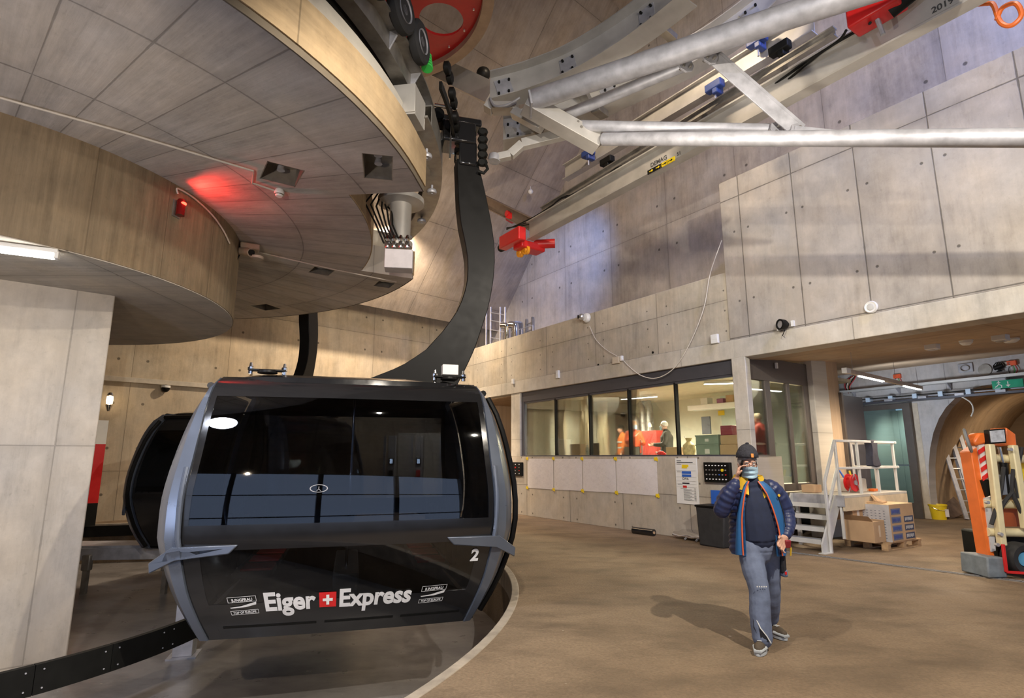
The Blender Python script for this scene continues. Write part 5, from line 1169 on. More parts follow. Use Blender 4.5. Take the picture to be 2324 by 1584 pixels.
# ---------------------------------------------------------------- spider lift at the right edge
MY = 8.5
def my(px, py, y=MY): return on_y(px, py, y)
t = thing('spider_lift', 'folded orange and cream tracked lift machine at the right edge', 'machine', tuple(V((6.95, 8.6, 0))))
def quad(name, pts, y, dep, mat, **k): return wpart(name, MB().prism([my(a, b, y) for a, b in pts], (0, dep, 0)), mat, t, **k)
quad('orange_mast', [(2203, 1025), (2222, 1012), (2258, 1262), (2243, 1262)], 8.62, .22, ORANGE, bevel=.01)
pn = quad('striped_panel', [(2220, 1006), (2243, 1004), (2250, 1085), (2232, 1088)], 8.58, .06, plain('stripe_white', (.72, .70, .68), .4))
for i in range(4):
    y0 = 1008+20*i; b = 21+i*3; wpart('red_stripe', MB().prism([my(2220+i*3.3, y0+14, 8.565), my(2220+i*3.3+1.3, y0+22, 8.565), my(2243+i*1.9, y0+8, 8.565), my(2242+i*1.9, y0-1, 8.565)], (0, .01, 0)), RED, pn) if 0 else wpart('red_stripe', MB().prism([my(2220+i*3.2, y0+14, 8.565), my(2222+i*3.2, y0+24, 8.565), my(2244+i*2, y0+9, 8.565), my(2243+i*2, y0-1, 8.565)], (0, .01, 0)), RED, t)
quad('black_panel', [(2228, 1090), (2248, 1088), (2252, 1122), (2240, 1128)], 8.58, .05, BLACKM)
quad('grey_panel', [(2234, 1130), (2252, 1126), (2260, 1250), (2250, 1252)], 8.60, .05, plain('pale_panel', (.55, .56, .58), .4))
for a, b in (((2246, 1008), (2274, 1238)), ((2298, 1010), (2328, 1200))): wpart('cream_post', MB().bar(my(*a), my(*b), .09, .10, up=(0, 1, 0)), CREAM, t, bevel=.015)
for y0, x0 in ((1040, 2252), (1143, 2232), (1207, 2240)): wpart('cream_cross_tube', MB().tube([my(x0, y0, 8.62), my(2370, y0+3, 8.62)], .062, 18), CREAM, t)
quad('lamp_box', [(2244, 975), (2282, 972), (2285, 1005), (2247, 1008)], 8.46, .10, BLACKS, bevel=.01)
quad('lamp_glass', [(2247, 978), (2279, 975), (2282, 1002), (2250, 1004)], 8.45, .012, plain('lamp_face', (.62, .64, .68), .15, .3, .3, 14))
quad('orange_housing', [(2284, 970), (2305, 985), (2308, 1012), (2286, 1010)], 8.52, .3, ORANGE, bevel=.01)
quad('orange_boss', [(2210, 1000), (2222, 982), (2240, 982), (2244, 1006), (2214, 1012)], 8.55, .2, ORANGE, bevel=.03)
wpart('round_pad', MB().lathe([(0, -.015), (.17, -.015), (.185, 0), (.17, .02), (0, .02)], my(2196, 1000, 8.5), (.75, -.65, .15), 28), plain('pad_grey', (.22, .23, .23), .5), t)
wpart('hydraulic_rod', MB().tube([my(2268, 1015, 8.55), my(2277, 1055, 8.55)], .022, 12), CHROME, t); wpart('hydraulic_cylinder', MB().tube([my(2276, 1050, 8.55), my(2283, 1120, 8.55)], .055, 14), BLACKS, t)
for k_, pts in enumerate(([(2278, 1060), (2272, 1110), (2262, 1150), (2250, 1190)], [(2300, 1065), (2296, 1110), (2312, 1150), (2325, 1175)], [(2296, 1118), (2276, 1145), (2266, 1170)], [(2318, 1015), (2312, 1050), (2306, 1090), (2312, 1130)])):
    wpart('hose', MB().tube(cat([my(a, b, 8.5) for a, b in pts]), .028, 8), RUBBER, t)
quad('valve_block', [(2272, 1078), (2296, 1076), (2298, 1122), (2276, 1124)], 8.5, .12, plain('valve_blue_grey', (.2, .22, .26), .4), bevel=.01)
quad('orange_base', [(2270, 1150), (2324, 1158), (2330, 1195), (2280, 1195)], 8.7, .4, plain('dark_orange', (.35, .08, .02), .5))
quad('engine_block', [(2262, 1212), (2345, 1212), (2345, 1300), (2275, 1300)], 8.75, .7, BLACKM, bevel=.03)
quad('track_pad', [(2240, 1264), (2284, 1266), (2288, 1312), (2244, 1312)], 8.42, .5, plain('pad_blue_grey', (.17, .20, .23), .6, 0, .3), bevel=.02)
c_ = my(2318, 1268, 8.5); wpart('wheel', MB().lathe([(0, -.02), (.10, -.04), (.12, -.09), (.2, -.11), (.225, -.05), (.225, .1), (0, .1)], c_, (0, 1, 0), 30), RUBBER, t); wpart('hub_cover', MB().lathe([(0, -.07), (.095, -.06), (.105, .0), (0, 0)], c_, (0, 1, 0), 26), plain('hub_blue', (.10, .33, .55), .4), t)
wpart('red_bar', MB().bar(my(2276, 1235, 8.4), my(2284, 1298, 8.4), .035, .035, up=(0, 1, 0)).bar(my(2284, 1298, 8.4), my(2350, 1302, 8.4), .035, .035, up=(0, 1, 0)), RED, t, bevel=.004)
quad('yellow_box', [(2316, 1052), (2345, 1052), (2345, 1092), (2318, 1092)], 8.75, .2, YELLOW, bevel=.01)
for x, y in ((2262, 1236), (2270, 1212), (2240, 1140), (2292, 1020)): wpart('bolt', MB().lathe([(0, -.03), (.025, -.03), (.025, .02), (0, .02)], my(x, y, 8.44), (0, 1, 0), 8), STEEL, t)

# ---------------------------------------------------------------- control room contents
def rw(px, py, t_): a = wall_pt(px, py, t_); return V(a)
def rbox(name, label, x0, x1, y0, y1, t_, dep, mat, cat_='box', zb=None, extra=None):
    a = rw(x0, y0, t_); b = rw(x1, y1, t_); z0 = b.z if zb is None else zb
    t = thing(name, label, cat_, M=WM@Matrix.Translation((a.x, t_, z0))); w = b.x-a.x; h = a.z-z0
    MB().box(0, w, 0, dep, 0, h).build('body', mat, t, bevel=.01); return t, w, h
RS = plain('room_shelf_top', (.5, .46, .38), .6)
lamp('passage_lamp', tuple(BM@V((-1.0, 1.6, 3.0))), tuple(BM@V((-1.0, 2.4, 1))), 110, (.85, 1, .95), 160, .3)
struct('trim_9', MB().box(-5.85, 1.5, .32, .95, 1.60, 1.70), RS, WM)
for k_, (x0, y0, x1, y1, lab) in enumerate(((1409, 886, 1490, 896, 'lit strip lamp on the control room ceiling over the two talking people'), (1597, 860, 1690, 874, 'lit strip lamp on the control room ceiling by the right pillar'))):
    a = rw(x0, y0, 2.6 if k_ == 0 else 1.6); b = rw(x1, y1, 2.9 if k_ == 0 else 2.2); z = 3.42; t = thing('strip_lamp', lab, 'lamp', tuple(WM@V((a.x, a.y, z))))
    a.z = b.z = z; wpart('housing', MB().bar(WM@(a+V((0, 0, .03))), WM@(b+V((0, 0, .03))), .10, .05), WHITE, t); wpart('lit_tube', MB().bar(WM@a, WM@b, .07, .02), TUBE, t)
for s_, t_, e_ in ((-4.6, 2.2, 620), (-2.4, 2.2, 480), (.3, 2.0, 620)):
    p = WM@V((s_, t_, 3.38)); lamp('room_lamp', tuple(p), (p.x, p.y, 0), e_, (1, .88, .66), 175, .5)
TRED = plain('trolley_red', (.36, .04, .03), .5)
PL_ = plain('translucent_sheet', (.72, .64, .46), .35, 0, .08, 2)
def curtain(label, x0, x1, y0, t_):
    a = rw(x0, y0, t_); b = rw(x1, y0, t_); a.x = max(a.x, -5.75); b.x = max(b.x, a.x+.5); P = []
    for i in range(14):
        z = 1.0+(a.z-1.0)*i/13; P.append([V((a.x+(b.x-a.x)*j/24, t_+.09*sin(j*1.1+z*1.3)*(.5+.5*sin(z*1.7+j*.2))+.06*abs(sin(j*.7-z*1.6)), z)) for j in range(25)])
    m_ = shell(P, [[q+V((0, .006, 0)) for q in r] for r in P]); m_.v = [tuple(WM@V(p)) for p in m_.v]; tag(m_.build('plastic_sheet', PL_, smooth=60), label, 'plastic sheet')
curtain('hanging pale plastic sheet behind the leftmost window pane', 1200, 1243, 916, 1.2); curtain('creased pale plastic sheet hanging behind the second window pane', 1256, 1296, 902, 2.2); curtain('pale plastic sheet hanging by the grey cabinet behind the third pane', 1300, 1362, 905, 3.0)
t, w, h = rbox('metal_cabinet', 'tall brown grey cabinet behind the person in the orange vest', 1362, 1398, 941, 1030, 4.0, .6, plain('cabinet_taupe', (.33, .27, .22), .5), 'cabinet', .96); MB().box(w*.5-.004, w*.5+.004, -.006, 0, .05, h-.05).build('door_gap', BLACKM, t)
t, w, h = rbox('wall_box', 'white wall cupboard above the brown grey cabinet', 1382, 1402, 912, 942, 4.2, .3, WHITE, 'cupboard'); MB().box(w*.3, w*.34, -.01, 0, h*.3, h*.6).build('handle', STEEL, t)
for i, (x, lab) in enumerate(((1458, 'silver vertical air duct, left of the two behind the talking people'), (1472, 'silver vertical air duct, right of the two behind the talking people'))):
    a = rw(x, 905, 4.2); t = thing('air_duct', lab, 'duct', M=WM@Matrix.Translation((a.x, 4.2, .95)), group='silver air ducts in the control room')
    MB().tube([(0, 0, 0), (0, 0, 2.3), (-.08, 0, 2.5)], .13, 16).build('pipe', DUCTM, t)
    for z in (.6, 1.2, 1.8): MB().tube([(0, 0, z), (0, 0, z+.04)], .14, 16).build('collar', STEEL, t)
a = rw(1438, 930, 4.0); t = thing('elbow_duct', 'silver curved duct elbow left of the vertical ducts', 'duct', M=WM@Matrix.Translation((a.x, 4.0, 1.5)))
MB().tube(cat([(.1, 0, 0), (.1, 0, 1.2), (.02, 0, 1.45), (-.2, 0, 1.5)]), .10, 14).build('pipe', DUCTM, t); MB().tube([(.1, 0, .8), (.1, 0, .84)], .11, 14).build('collar', STEEL, t)
t, w, h = rbox('red_trolley', 'red workshop trolley standing between the two talking people', 1456, 1491, 978, 1032, 2.9, .4, TRED, 'trolley', .96); MB().box(.03, w-.03, -.01, 0, h*.5, h*.52).build('drawer_gap', BLACKM, t)
GC = plain('grey_green_crate', (.25, .31, .26), .5)
t, w, h = rbox('plastic_crate', 'grey green plastic crate, upper one of the stack by the window', 1578, 1631, 988, 1008, .55, .36, GC, 'crate', None); MB().box(-.01, w+.01, -.01, .37, h-.03, h).build('rim', GC, t); MB().box(w*.42, w*.58, -.006, 0, h*.3, h*.6).build('label', PAPER, t)
t, w, h = rbox('plastic_crate', 'grey green plastic crate, lower one of the stack by the window', 1579, 1632, 1009, 1031, .55, .36, GC, 'crate', 1.70); MB().box(-.01, w+.01, -.01, .37, h-.03, h).build('rim', GC, t); MB().box(w*.4, w*.6, -.006, 0, h*.2, h*.6).build('label', PAPER, t)
rbox('carton', 'ochre carton stacked beside the green crates, upper one', 1634, 1672, 988, 1008, .55, .33, CARD, 'carton'); rbox('carton', 'ochre carton stacked beside the green crates, lower one', 1633, 1672, 1009, 1031, .55, .36, CARD, 'carton', 1.70)
rbox('red_box', 'dark red box on the cartons by the right pillar', 1634, 1662, 966, 987, .62, .2, plain('dark_red', (.3, .05, .07), .5), 'box')
rbox('carton', 'brown carton on the sill behind the second window pane', 1292, 1316, 1008, 1034, .5, .22, CARD, 'carton', 1.70)
rbox('carton', 'flat brown carton on the sill between the black coat person and the mullion', 1511, 1537, 1015, 1031, .5, .25, CARD, 'carton', 1.70)
t, w, h = rbox('laptop', 'open laptop on the sill behind the mullion near the orange jacket', 1414, 1452, 1014, 1031, .55, .02, BLACKS, 'laptop', 1.71); MB().box(0, w, -.25, 0, 0, .015).build('keyboard', STEEL, t); MB().box(.01, w-.01, -.003, 0, .02, h-.01).build('screen', plain('screen_grey', (.45, .45, .4), .3), t)
rbox('monitor', 'dark monitor on the wall behind the green crates', 1591, 1613, 946, 985, 4.4, .05, plain('screen_slate', (.10, .11, .14), .3), 'monitor')
t, w, h = rbox('wall_shelf', 'long wall shelf in the control room', 1560, 1668, 921, 923.5, 3.9, .35, WHITE, 'shelf')
for x0, x1, y0, mt, lab in ((1589, 1606, 904, WHITE, 'white box on the wall shelf, leftmost'), (1626, 1642, 905, plain('violet_box', (.3, .12, .25), .5), 'violet and red box on the wall shelf'), (1646, 1664, 897, CARD, 'brown box on the wall shelf, rightmost')):
    rbox('shelf_box', lab, x0, x1, y0, 921, 3.95, .25, mt, 'box')
rbox('yellow_sign', 'small yellow sign on the white control room wall', 1629, 1644, 932, 942, 4.86, .02, YELLOW, 'sign')
a = rw(1562, 1010, .6); t = thing('plastic_bag', 'full beige plastic bag on the sill left of the green crates', 'bag', M=WM@Matrix.Translation((a.x, .62, 1.70)))
MB().lathe([(.0, 0), (.12, 0), (.15, .12), (.13, .25), (.05, .33), (.08, .40), (0, .38)], n=14).build('bag', plain('bag_beige', (.62, .48, .25), .5, 0, .3, 14), t); MB().tube([(-.04, 0, .33), (-.12, 0, .45)], .012, 6).build('tied_end', PAPER, t)
a = rw(1498, 1022, .6); t = thing('red_sack', 'crumpled red sack on the sill in front of the black coat person', 'sack', M=WM@Matrix.Translation((a.x, .62, 1.70)))
MB().sphere((0, 0, .06), .09, 14, sc=(1.3, .8, .7)).sphere((.1, 0, .04), .06, 12, sc=(1.2, 1, .7)).build('sack', RED, t); MB().tube([(-.1, 0, .05), (-.15, 0, .1)], .015, 6).build('tie', PAPER, t)
a = rw(1332, 1020, .6); t = thing('water_bottle', 'clear water bottle on the sill beside the third window pane', 'bottle', M=WM@Matrix.Translation((a.x, .6, 1.70))); MB().lathe([(0, 0), (.045, 0), (.045, .2), (.015, .26), (.015, .28), (0, .28)], n=14).build('bottle', plain('bottle_blue', (.35, .5, .55), .15), t); MB().lathe([(0, .28), (.018, .28), (.018, .3), (0, .3)], n=10).build('cap', BLUE, t)
rbox('black_device', 'black monitor back on the sill beside the water bottle', 1340, 1357, 1006, 1031, .7, .05, BLACKM, 'device', 1.70)
for i, x in enumerate((1372, 1384, 1396, 1404)): a = rw(x, 1028, .5); tag(MB().obox(WM@V((a.x, .5, 1.715)), (.10, .05, .03), A_+i).build('small_tool', [STEEL, WHITE, BLACKM, CARD][i], bevel=.005), ['small metal tool, leftmost of the row on the sill near the laptop', 'small white part on the sill between the metal and black tools', 'small black tool on the sill near the laptop', 'small brown part on the sill closest to the laptop'][i], 'tool')

# ---------------------------------------------------------------- people
SKIN = plain('skin', (.62, .36, .26), .55, 0, .08, 8, spec=.3)
def fused(mb, name, mat, parent, vox=.007, it=3, fac=.6):
    """melt overlapping closed shapes into one continuous skin"""
    o = mb.build(name, mat, parent, smooth=0)
    r = o.modifiers.new('r', 'REMESH'); r.mode = 'VOXEL'; r.voxel_size = vox; r.use_smooth_shade = True
    s_ = o.modifiers.new('s', 'SMOOTH'); s_.factor = fac; s_.iterations = it
    bpy.context.view_layer.update()
    me = bpy.data.meshes.new_from_object(o.evaluated_get(bpy.context.evaluated_depsgraph_get()))
    o.modifiers.clear(); o.data = me
    for p in me.polygons: p.use_smooth = True
    if not me.materials: me.materials.append(mat)
    return o
def limb(mb, pts, rs, n=16, k=5, ripple=0., pitch=.05, flat=1.0):
    P = cat(pts, k); R = []; m = len(pts)-1; L = 0
    for i, p in enumerate(P):
        u = i/(len(P)-1)*m; j = min(int(u), m-1); f_ = u-j; f_ = f_*f_*(3-2*f_); r = rs[j]+(rs[j+1]-rs[j])*f_
        if i: L += (P[i]-P[i-1]).length
        R.append(r*(1-ripple*(1-abs(sin(pi*L/pitch)))))
    mb.tube(P, R, n, flat=flat); mb.sphere(P[0], R[0]*.97, 14); mb.sphere(P[-1], R[-1]*.97, 14); return mb
def hand(mb, wrist, palm_dir, across, curl, s=1.0, side=1):
    """palm plus five bent fingers; across points from little finger to index"""
    d = V(palm_dir).normalized(); a = V(across).normalized(); nrm = d.cross(a)*side
    w = V(wrist); kn = w+d*.09*s
    for q in (-.032, -.011, .011, .032): mb.tube([w+a*q*.7*s, kn+a*q*s], [.016*s, .0135*s], 10); mb.sphere(kn+a*q*s, .0135*s, 10)
    for q, L in ((-.034, .058), (-.012, .072), (.011, .078), (.033, .070)):
        L *= s; p0 = kn+a*q*s; dd = d; pts = [p0]
        for j, f_ in enumerate((.45, .32, .25)):
            dd = (dd*cos(curl*(.7+.3*j))+nrm*sin(curl*(.7+.3*j))).normalized(); pts.append(pts[-1]+dd*L*f_)
        mb.tube(pts, [.0098*s, .0092*s, .0085*s, .0075*s], 10)
        for p_, r_ in zip(pts, (.0100, .0096, .0088, .0076)): mb.sphere(p_, r_*s, 10)
    t0 = w+d*.028*s+a*.028*s; t1 = t0+(a*.75+d*.55+nrm*.35).normalized()*.040*s; t2 = t1+(a*.25+d*.85+nrm*.55).normalized()*.032*s
    mb.tube([w+d*.01*s, t0, t1, t2], [.017*s, .0155*s, .012*s, .0095*s], 10); mb.sphere(t2, .0095*s, 10); mb.sphere(t1, .0115*s, 10)
def head(mb, c, yaw, pitch):
    M_ = Matrix.Translation(c)@Matrix.Rotation(yaw, 4, 'Z')@Matrix.Rotation(pitch, 4, 'X')
    r3 = M_.to_3x3()
    def s_(p, r, sc=(1, 1, 1)): mb.sphere(M_@V(p), r, 18, sc=sc, rot=r3)
    s_((0, .015, .035), .098, (.80, 1.0, .98)); s_((0, -.03, -.035), .078, (.86, .95, 1.08)); s_((0, -.062, -.092), .034, (1.1, .8, .8))
    s_((0, -.10, -.015), .020, (.75, .9, 1.0)); mb.tube([M_@V((0, -.088, .03)), M_@V((0, -.116, -.022))], [.010, .017], 10)
    for sx in (-1, 1):
        s_((sx*.040, -.072, -.012), .027, (1, .6, .8)); s_((sx*.080, .012, -.005), .026, (.35, .75, 1.15)); s_((sx*.032, -.082, .045), .018, (1.4, .5, .45))
    s_((0, -.09, -.062), .020, (1.3, .6, .45))
    return M_
def face_bits(t, M_, hair=(.35, .33, .31), glasses=True, mask=True, cap=None, haircap=True):
    def pt(p): return M_@V(p)
    ey = MB(); pu = MB()
    for sx in (-1, 1): ey.sphere(pt((sx*.032, -.083, .018)), .012, 12); pu.sphere(pt((sx*.032, -.0915, .017)), .0055, 8)
    ey.build('eyes', WHITE, t) if 0 else None
    for sx in (-1, 1):
        e_ = MB().sphere(pt((sx*.032, -.083, .018)), .012, 12).build('eye', WHITE, t); MB().sphere(pt((sx*.032, -.0915, .017)), .0055, 8).build('iris', BLACKM, e_)
        MB().tube([pt((sx*.018, -.099, .038)), pt((sx*.034, -.099, .043)), pt((sx*.050, -.090, .037))], .0042, 6).build('eyebrow', plain('brow_%d' % int(hair[0]*100), hair, .9), t)
    MB().tube([pt((-.022, -.1035, -.060)), pt((0, -.108, -.058)), pt((.022, -.1035, -.060))], .004, 6).build('mouth', plain('lip', (.5, .2, .17), .5), t)
    if haircap:
        P = []
        for i in range(9):
            th = .05+(.5*pi+.45)*i/8; row = []
            for j in range(25):
                ph = 2*pi*j/24; fr = max(0, -sin(ph)); tt = th*(1-.42*fr*(i/8))
                r = .104+.002*sin(ph*7+i*2); row.append(pt((r*.83*sin(tt)*cos(ph), .015+r*1.0*sin(tt)*sin(ph), .035+r*cos(tt))))
            P.append(row)
        MB().grid(P).build('hair', plain('hair_%d' % int(hair[0]*100), hair, .85, 0, .25, 60), t)
    if mask:
        MKM = plain('face_mask_blue', (.50, .72, .86), .7, 0, .04, 30); P = []
        for i in range(9):
            v = i/8; z = -.005-.098*v; row = []
            for j in range(13):
                u = -1+2*j/12; dep = .139*(1-.16*v-.08*(1-v))-(.012 if i % 3 == 0 and 0 < i < 8 else 0); wv = .078-.016*abs(v-.4)
                row.append(pt((u*wv, -dep*cos(u*1.08)-.006, z+.012*(1-abs(u))*(1-v)*1.4)))
            P.append(row)
        k_ = shell(P, [[q+(M_.to_3x3()@V((0, .003, 0))) for q in r] for r in P]).build('face_mask', MKM, t, smooth=60)
        for sx in (-1, 1): MB().tube([pt((sx*.074, -.055, -.02)), pt((sx*.088, .01, .02)), pt((sx*.086, .03, -.01)), pt((sx*.07, -.05, -.085))], .0016, 5).build('ear_loop', WHITE, k_)
    if glasses:
        gl = MB()
        for sx in (-1, 1):
            gl.tube([pt((sx*.034+.026*cos(a*pi/8), -.108+.006*abs(cos(a*pi/8)), .016+.017*sin(a*pi/8))) for a in range(17)], .0018, 6)
            gl.tube([pt((sx*.060, -.102, .02)), pt((sx*.084, .01, .015))], .0018, 5)
        gl.tube([pt((-.009, -.112, .018)), pt((.009, -.112, .018))], .0018, 5); gl.build('glasses', plain('glasses_frame', (.08, .05, .06), .3), t)
def shell_torso(rings, gap, off, name, mat, t, z0, z1, n=34, nz=44, ripple=.0, pitch=.06, th=.012, wav=0.):
    """open jacket body: rings (z, cx, cy, rx, ry); gap(z) half opening in radians about the front"""
    P = []; Q = []
    for i in range(nz+1):
        z = z0+(z1-z0)*i/nz; k_ = 0
        while k_ < len(rings)-2 and rings[k_+1][0] > z: k_ += 1
        A, B_ = rings[k_], rings[k_+1]; f_ = (A[0]-z)/(A[0]-B_[0]); f_ = min(max(f_, 0), 1); f_ = f_*f_*(3-2*f_)
        cx, cy, rx, ry = [A[j]+(B_[j]-A[j])*f_ for j in (1, 2, 3, 4)]; g = gap(z); row = []; ro = []
        for j in range(n+1):
            a = -pi/2+g[0]+(2*pi-g[0]-g[1])*j/n; rp = ripple*abs(sin(pi*(z+.012*sin(3*a))/pitch))-ripple; wv = wav*sin(a*9+z*20)
            e_ = 1.0
            def q_(o_): return V((cx+(rx+o_)*cos(a), cy+(ry+o_)*sin(a), z))
            row.append(q_(off+rp+wv)); ro.append(q_(off-th))
        P.append(row); Q.append(ro)
    return shell(P, Q)

# --- the walking man
MO = V((2.30, 5.55, 0))
man = thing('person', 'man in black cap, blue mask and open navy puffer jacket walking while phoning', 'person', tuple(MO))
hc = V((-.055, -.02, 1.607))
bm_ = MB(); HM = head(bm_, hc, -.12, .20)
limb(bm_, [(-.03, .03, 1.38), (-.045, .01, 1.47), (-.05, .0, 1.57)], [.065, .060, .058])
limb(bm_, [(.01, .03, .90), (0, .02, 1.05), (-.01, .02, 1.22), (-.02, .03, 1.38)], [.145, .14, .15, .13], flat=1.1)
limb(bm_, [(-.16, .03, 1.42), (-.30, -.02, 1.22), (-.285, -.10, 1.36), (-.205, -.10, 1.47)], [.06, .05, .042, .030])
limb(bm_, [(.15, .03, 1.41), (.29, .05, 1.17), (.25, -.06, 1.02), (.20, -.12, .96)], [.06, .05, .042, .030])
limb(bm_, [(-.08, .02, .90), (-.075, -.10, .50), (-.08, -.13, .11)], [.085, .06, .045]); limb(bm_, [(.09, .02, .90), (.12, .12, .50), (.19, .34, .14)], [.085, .06, .045])
hand(bm_, (-.20, -.10, 1.475), (.28, -.02, .95), (-.35, -.75, .15), .75, 1.05, 1)
hand(bm_, (.195, -.125, .955), (-.62, -.35, -.62), (-.55, -.1, .65), .62, 1.1, -1)
fused(bm_, 'body', SKIN, man, .006, 3)
face_bits(man, HM, (.33, .30, .28), True, True, haircap=True)
# phone
MB().obox((-.150, -.105, 1.575), (.018, .075, .145), -.5, tilt=.25, roll=.2).build('phone', BLACKS, man, bevel=.006)
# cap
P = []
for i in range(15):
    v = i/14; th = (1-v)*1.62+.02; row = []
    for j in range(33):
        ph = 2*pi*j/32; r = .112+.0022*abs(sin(ph*16))+(.004 if v < .28 else 0)
        row.append(HM@V((r*.86*sin(th)*cos(ph), .012+r*1.02*sin(th)*sin(ph)+.014*v, (.074+r*(1.0)*cos(th)+.012*v-.022*sin(ph)*(1-v)))))
    P.append(row)
CAPM = plain('knit_charcoal', (.035, .035, .045), .9, 0, .3, 60, .4)
cp = MB().grid(P).build('knit_cap', CAPM, man, smooth=60); cp.modifiers.new('s', 'SOLIDIFY').thickness = .006
MB().sphere(HM@V((.004, .02, .200)), .018, 10, sc=(1, 1, .6)).build('cap_knot', CAPM, cp)
MB().obox(HM@V((.012, -.113, .110)), (.024, .006, .036), -.12, tilt=-.1).build('patch', plain('patch_orange', (.75, .28, .06), .7), cp, bevel=.002)
# trousers
TRM = plain('work_trousers_blue', (.155, .19, .285), .8, 0, .22, 9, .3); TRD = plain('trouser_panel_black', (.02, .02, .025), .8)
tr = MB()
limb(tr, [(.01, .03, .84), (.01, .025, .98)], [.150, .158], flat=1.12)
limb(tr, [(-.075, .02, .90), (-.085, -.04, .70), (-.075, -.11, .50), (-.088, -.125, .30), (-.085, -.13, .105)], [.120, .108, .090, .092, .088], ripple=.05, pitch=.11)
limb(tr, [(.095, .03, .88), (.105, .06, .70), (.125, .11, .50), (.15, .20, .32), (.185, .32, .16)], [.118, .105, .092, .090, .082], ripple=.05, pitch=.12)
tr_o = fused(tr, 'trousers', TRM, man, .008, 3)
MB().obox((.195, .02, .72), (.05, .14, .19), .1).build('thigh_pocket', TRD, man, bevel=.02); MB().obox((.205, .01, .63), (.045, .12, .07), .1).build('pocket_flap', TRM, man, bevel=.015)
MB().obox((.205, -.055, .635), (.018, .006, .024), .1).build('pocket_mark', RED, man)
MB().tube([(-.155, -.17, .30), (-.13, -.215, .21), (-.085, -.225, .15), (-.05, -.22, .09)], .005, 6).build('reflective_piping', WHITE, man)
MB().prism([V((-.168, -.16, .31)), V((-.128, -.214, .205)), V((-.082, -.224, .145)), V((-.06, -.22, .10)), V((-.13, -.20, .10)), V((-.17, -.17, .2))], (0, .02, 0)).build('shin_panel', TRD, man)
MB().box(-.155, -.05, -.202, -.199, .575, .583).build('knee_stitch', plain('stitch', (.5, .55, .6), .6), man) if 0 else None
for i in range(5): MB().obox((-.13+.02*i, -.212, .552), (.010, .003, .010), 0).build('knee_mark', WHITE, man)
MB().tube([(.12, .16, .30), (.16, .19, .25), (.20, .23, .22)], .005, 6).build('reflective_piping', WHITE, man)
# shoes
SHM = plain('shoe_brown', (.10, .075, .05), .8, 0, .2, 14); SOL = plain('shoe_sole_pale', (.52, .55, .56), .7)
def shoe(heel, toe, pit):
    h, e = V(heel), V(toe); d = (e-h).normalized(); m_ = MB(); m_.tube([h, h.lerp(e, .45), h.lerp(e, .8), e], [.042, .046, .048, .036], 14, flat=1.0)
    m_.sphere(h, .042, 12); m_.sphere(e, .037, 12); m_.tube([h+V((0, 0, .0)), h+d*.02+V((0, 0, .09))], [.044, .040], 12)
    s_ = fused(m_, 'shoe', SHM, man, .006, 2); sm = MB(); w = V((-d.y, d.x, 0)).normalized(); L = (e-h).length+.08
    P = []
    for i in range(25):
        a = 2*pi*i/24; P.append(h.lerp(e, .5)+d*cos(a)*L/2*(1.0)+w*sin(a)*.050*(1+.12*cos(a))+V((0, 0, -.048)))
    sm.prism(P[:-1], (0, 0, .022)); sm.build('sole', SOL, s_)
    MB().tube([h.lerp(e, .62)+w*.05+V((0, 0, .0)), e+w*.02+d*.038+V((0, 0, -.01)), e-w*.02+d*.038+V((0, 0, -.01)), h.lerp(e, .62)-w*.05], .014, 8).build('toe_cap', SOL, s_)
    for i in range(3): MB().tube([h.lerp(e, .45+.1*i)-w*.02+V((0, 0, .05)), h.lerp(e, .45+.1*i)+w*.02+V((0, 0, .05))], .003, 5).build('lace', WHITE, s_)
shoe((-.075, -.10, .055), (-.175, -.25, .052), 0); shoe((.18, .34, .06), (.235, .17, .055), 0)
# pullover
SWM = plain('pullover_navy', (.018, .026, .060), .85, 0, .15, 20)
sw = MB(); limb(sw, [(.01, .02, .93), (.0, .015, 1.08), (-.01, .02, 1.22), (-.02, .03, 1.36), (-.03, .03, 1.43)], [.165, .168, .162, .145, .085], flat=1.12)
limb(sw, [(-.035, .02, 1.42), (-.04, .012, 1.475)], [.088, .074]); limb(sw, [(-.16, .03, 1.40), (-.03, .0, 1.42), (.12, .03, 1.40)], [.07, .098, .07]); fused(sw, 'pullover', SWM, man, .008, 3)
MB().tube([(-.045+.066*cos(a*pi/8), .008+.062*sin(a*pi/8), 1.482) for a in range(17)], .008, 6).build('neckline', SWM, man)
# puffer jacket
JM = plain('puffer_navy', (.024, .034, .10), .42, 0, .12, 10); JB = plain('jacket_lining_blue', (.02, .115, .30), .55, 0, .1, 10)
RG = [(1.47, -.03, .035, .11, .095), (1.43, -.03, .035, .17, .12), (1.36, -.02, .035, .215, .145), (1.22, -.01, .035, .225, .165), (1.05, .0, .035, .235, .175), (.88, .0, .04, .245, .185), (.78, .0, .04, .245, .185)]
def g1(z):
    u = min(max((1.47-z)/.69, 0), 1); return (.16+.42*u+.12*sin(pi*u), .34+.46*sin(min(1, u*1.5)*pi/2))
jk = shell_torso(RG, g1, .012, 'j', JM, man, .80, 1.45, ripple=.016, pitch=.058, th=.028)
limb(jk, [(-.17, .03, 1.40), (-.27, .01, 1.29), (-.335, -.03, 1.19)], [.082, .085, .080], ripple=.13, pitch=.052)
limb(jk, [(-.335, -.03, 1.19), (-.30, -.08, 1.30), (-.245, -.11, 1.40), (-.215, -.105, 1.45)], [.078, .072, .060, .046], ripple=.13, pitch=.050)
limb(jk, [(.16, .03, 1.40), (.25, .045, 1.30), (.30, .05, 1.17)], [.085, .088, .082], ripple=.13, pitch=.052)
limb(jk, [(.30, .05, 1.17), (.29, .0, 1.09), (.25, -.065, 1.02), (.215, -.105, .975)], [.082, .074, .062, .046], ripple=.13, pitch=.050)
jo = fused(jk, 'puffer_jacket', JM, man, .0065, 1, .4)
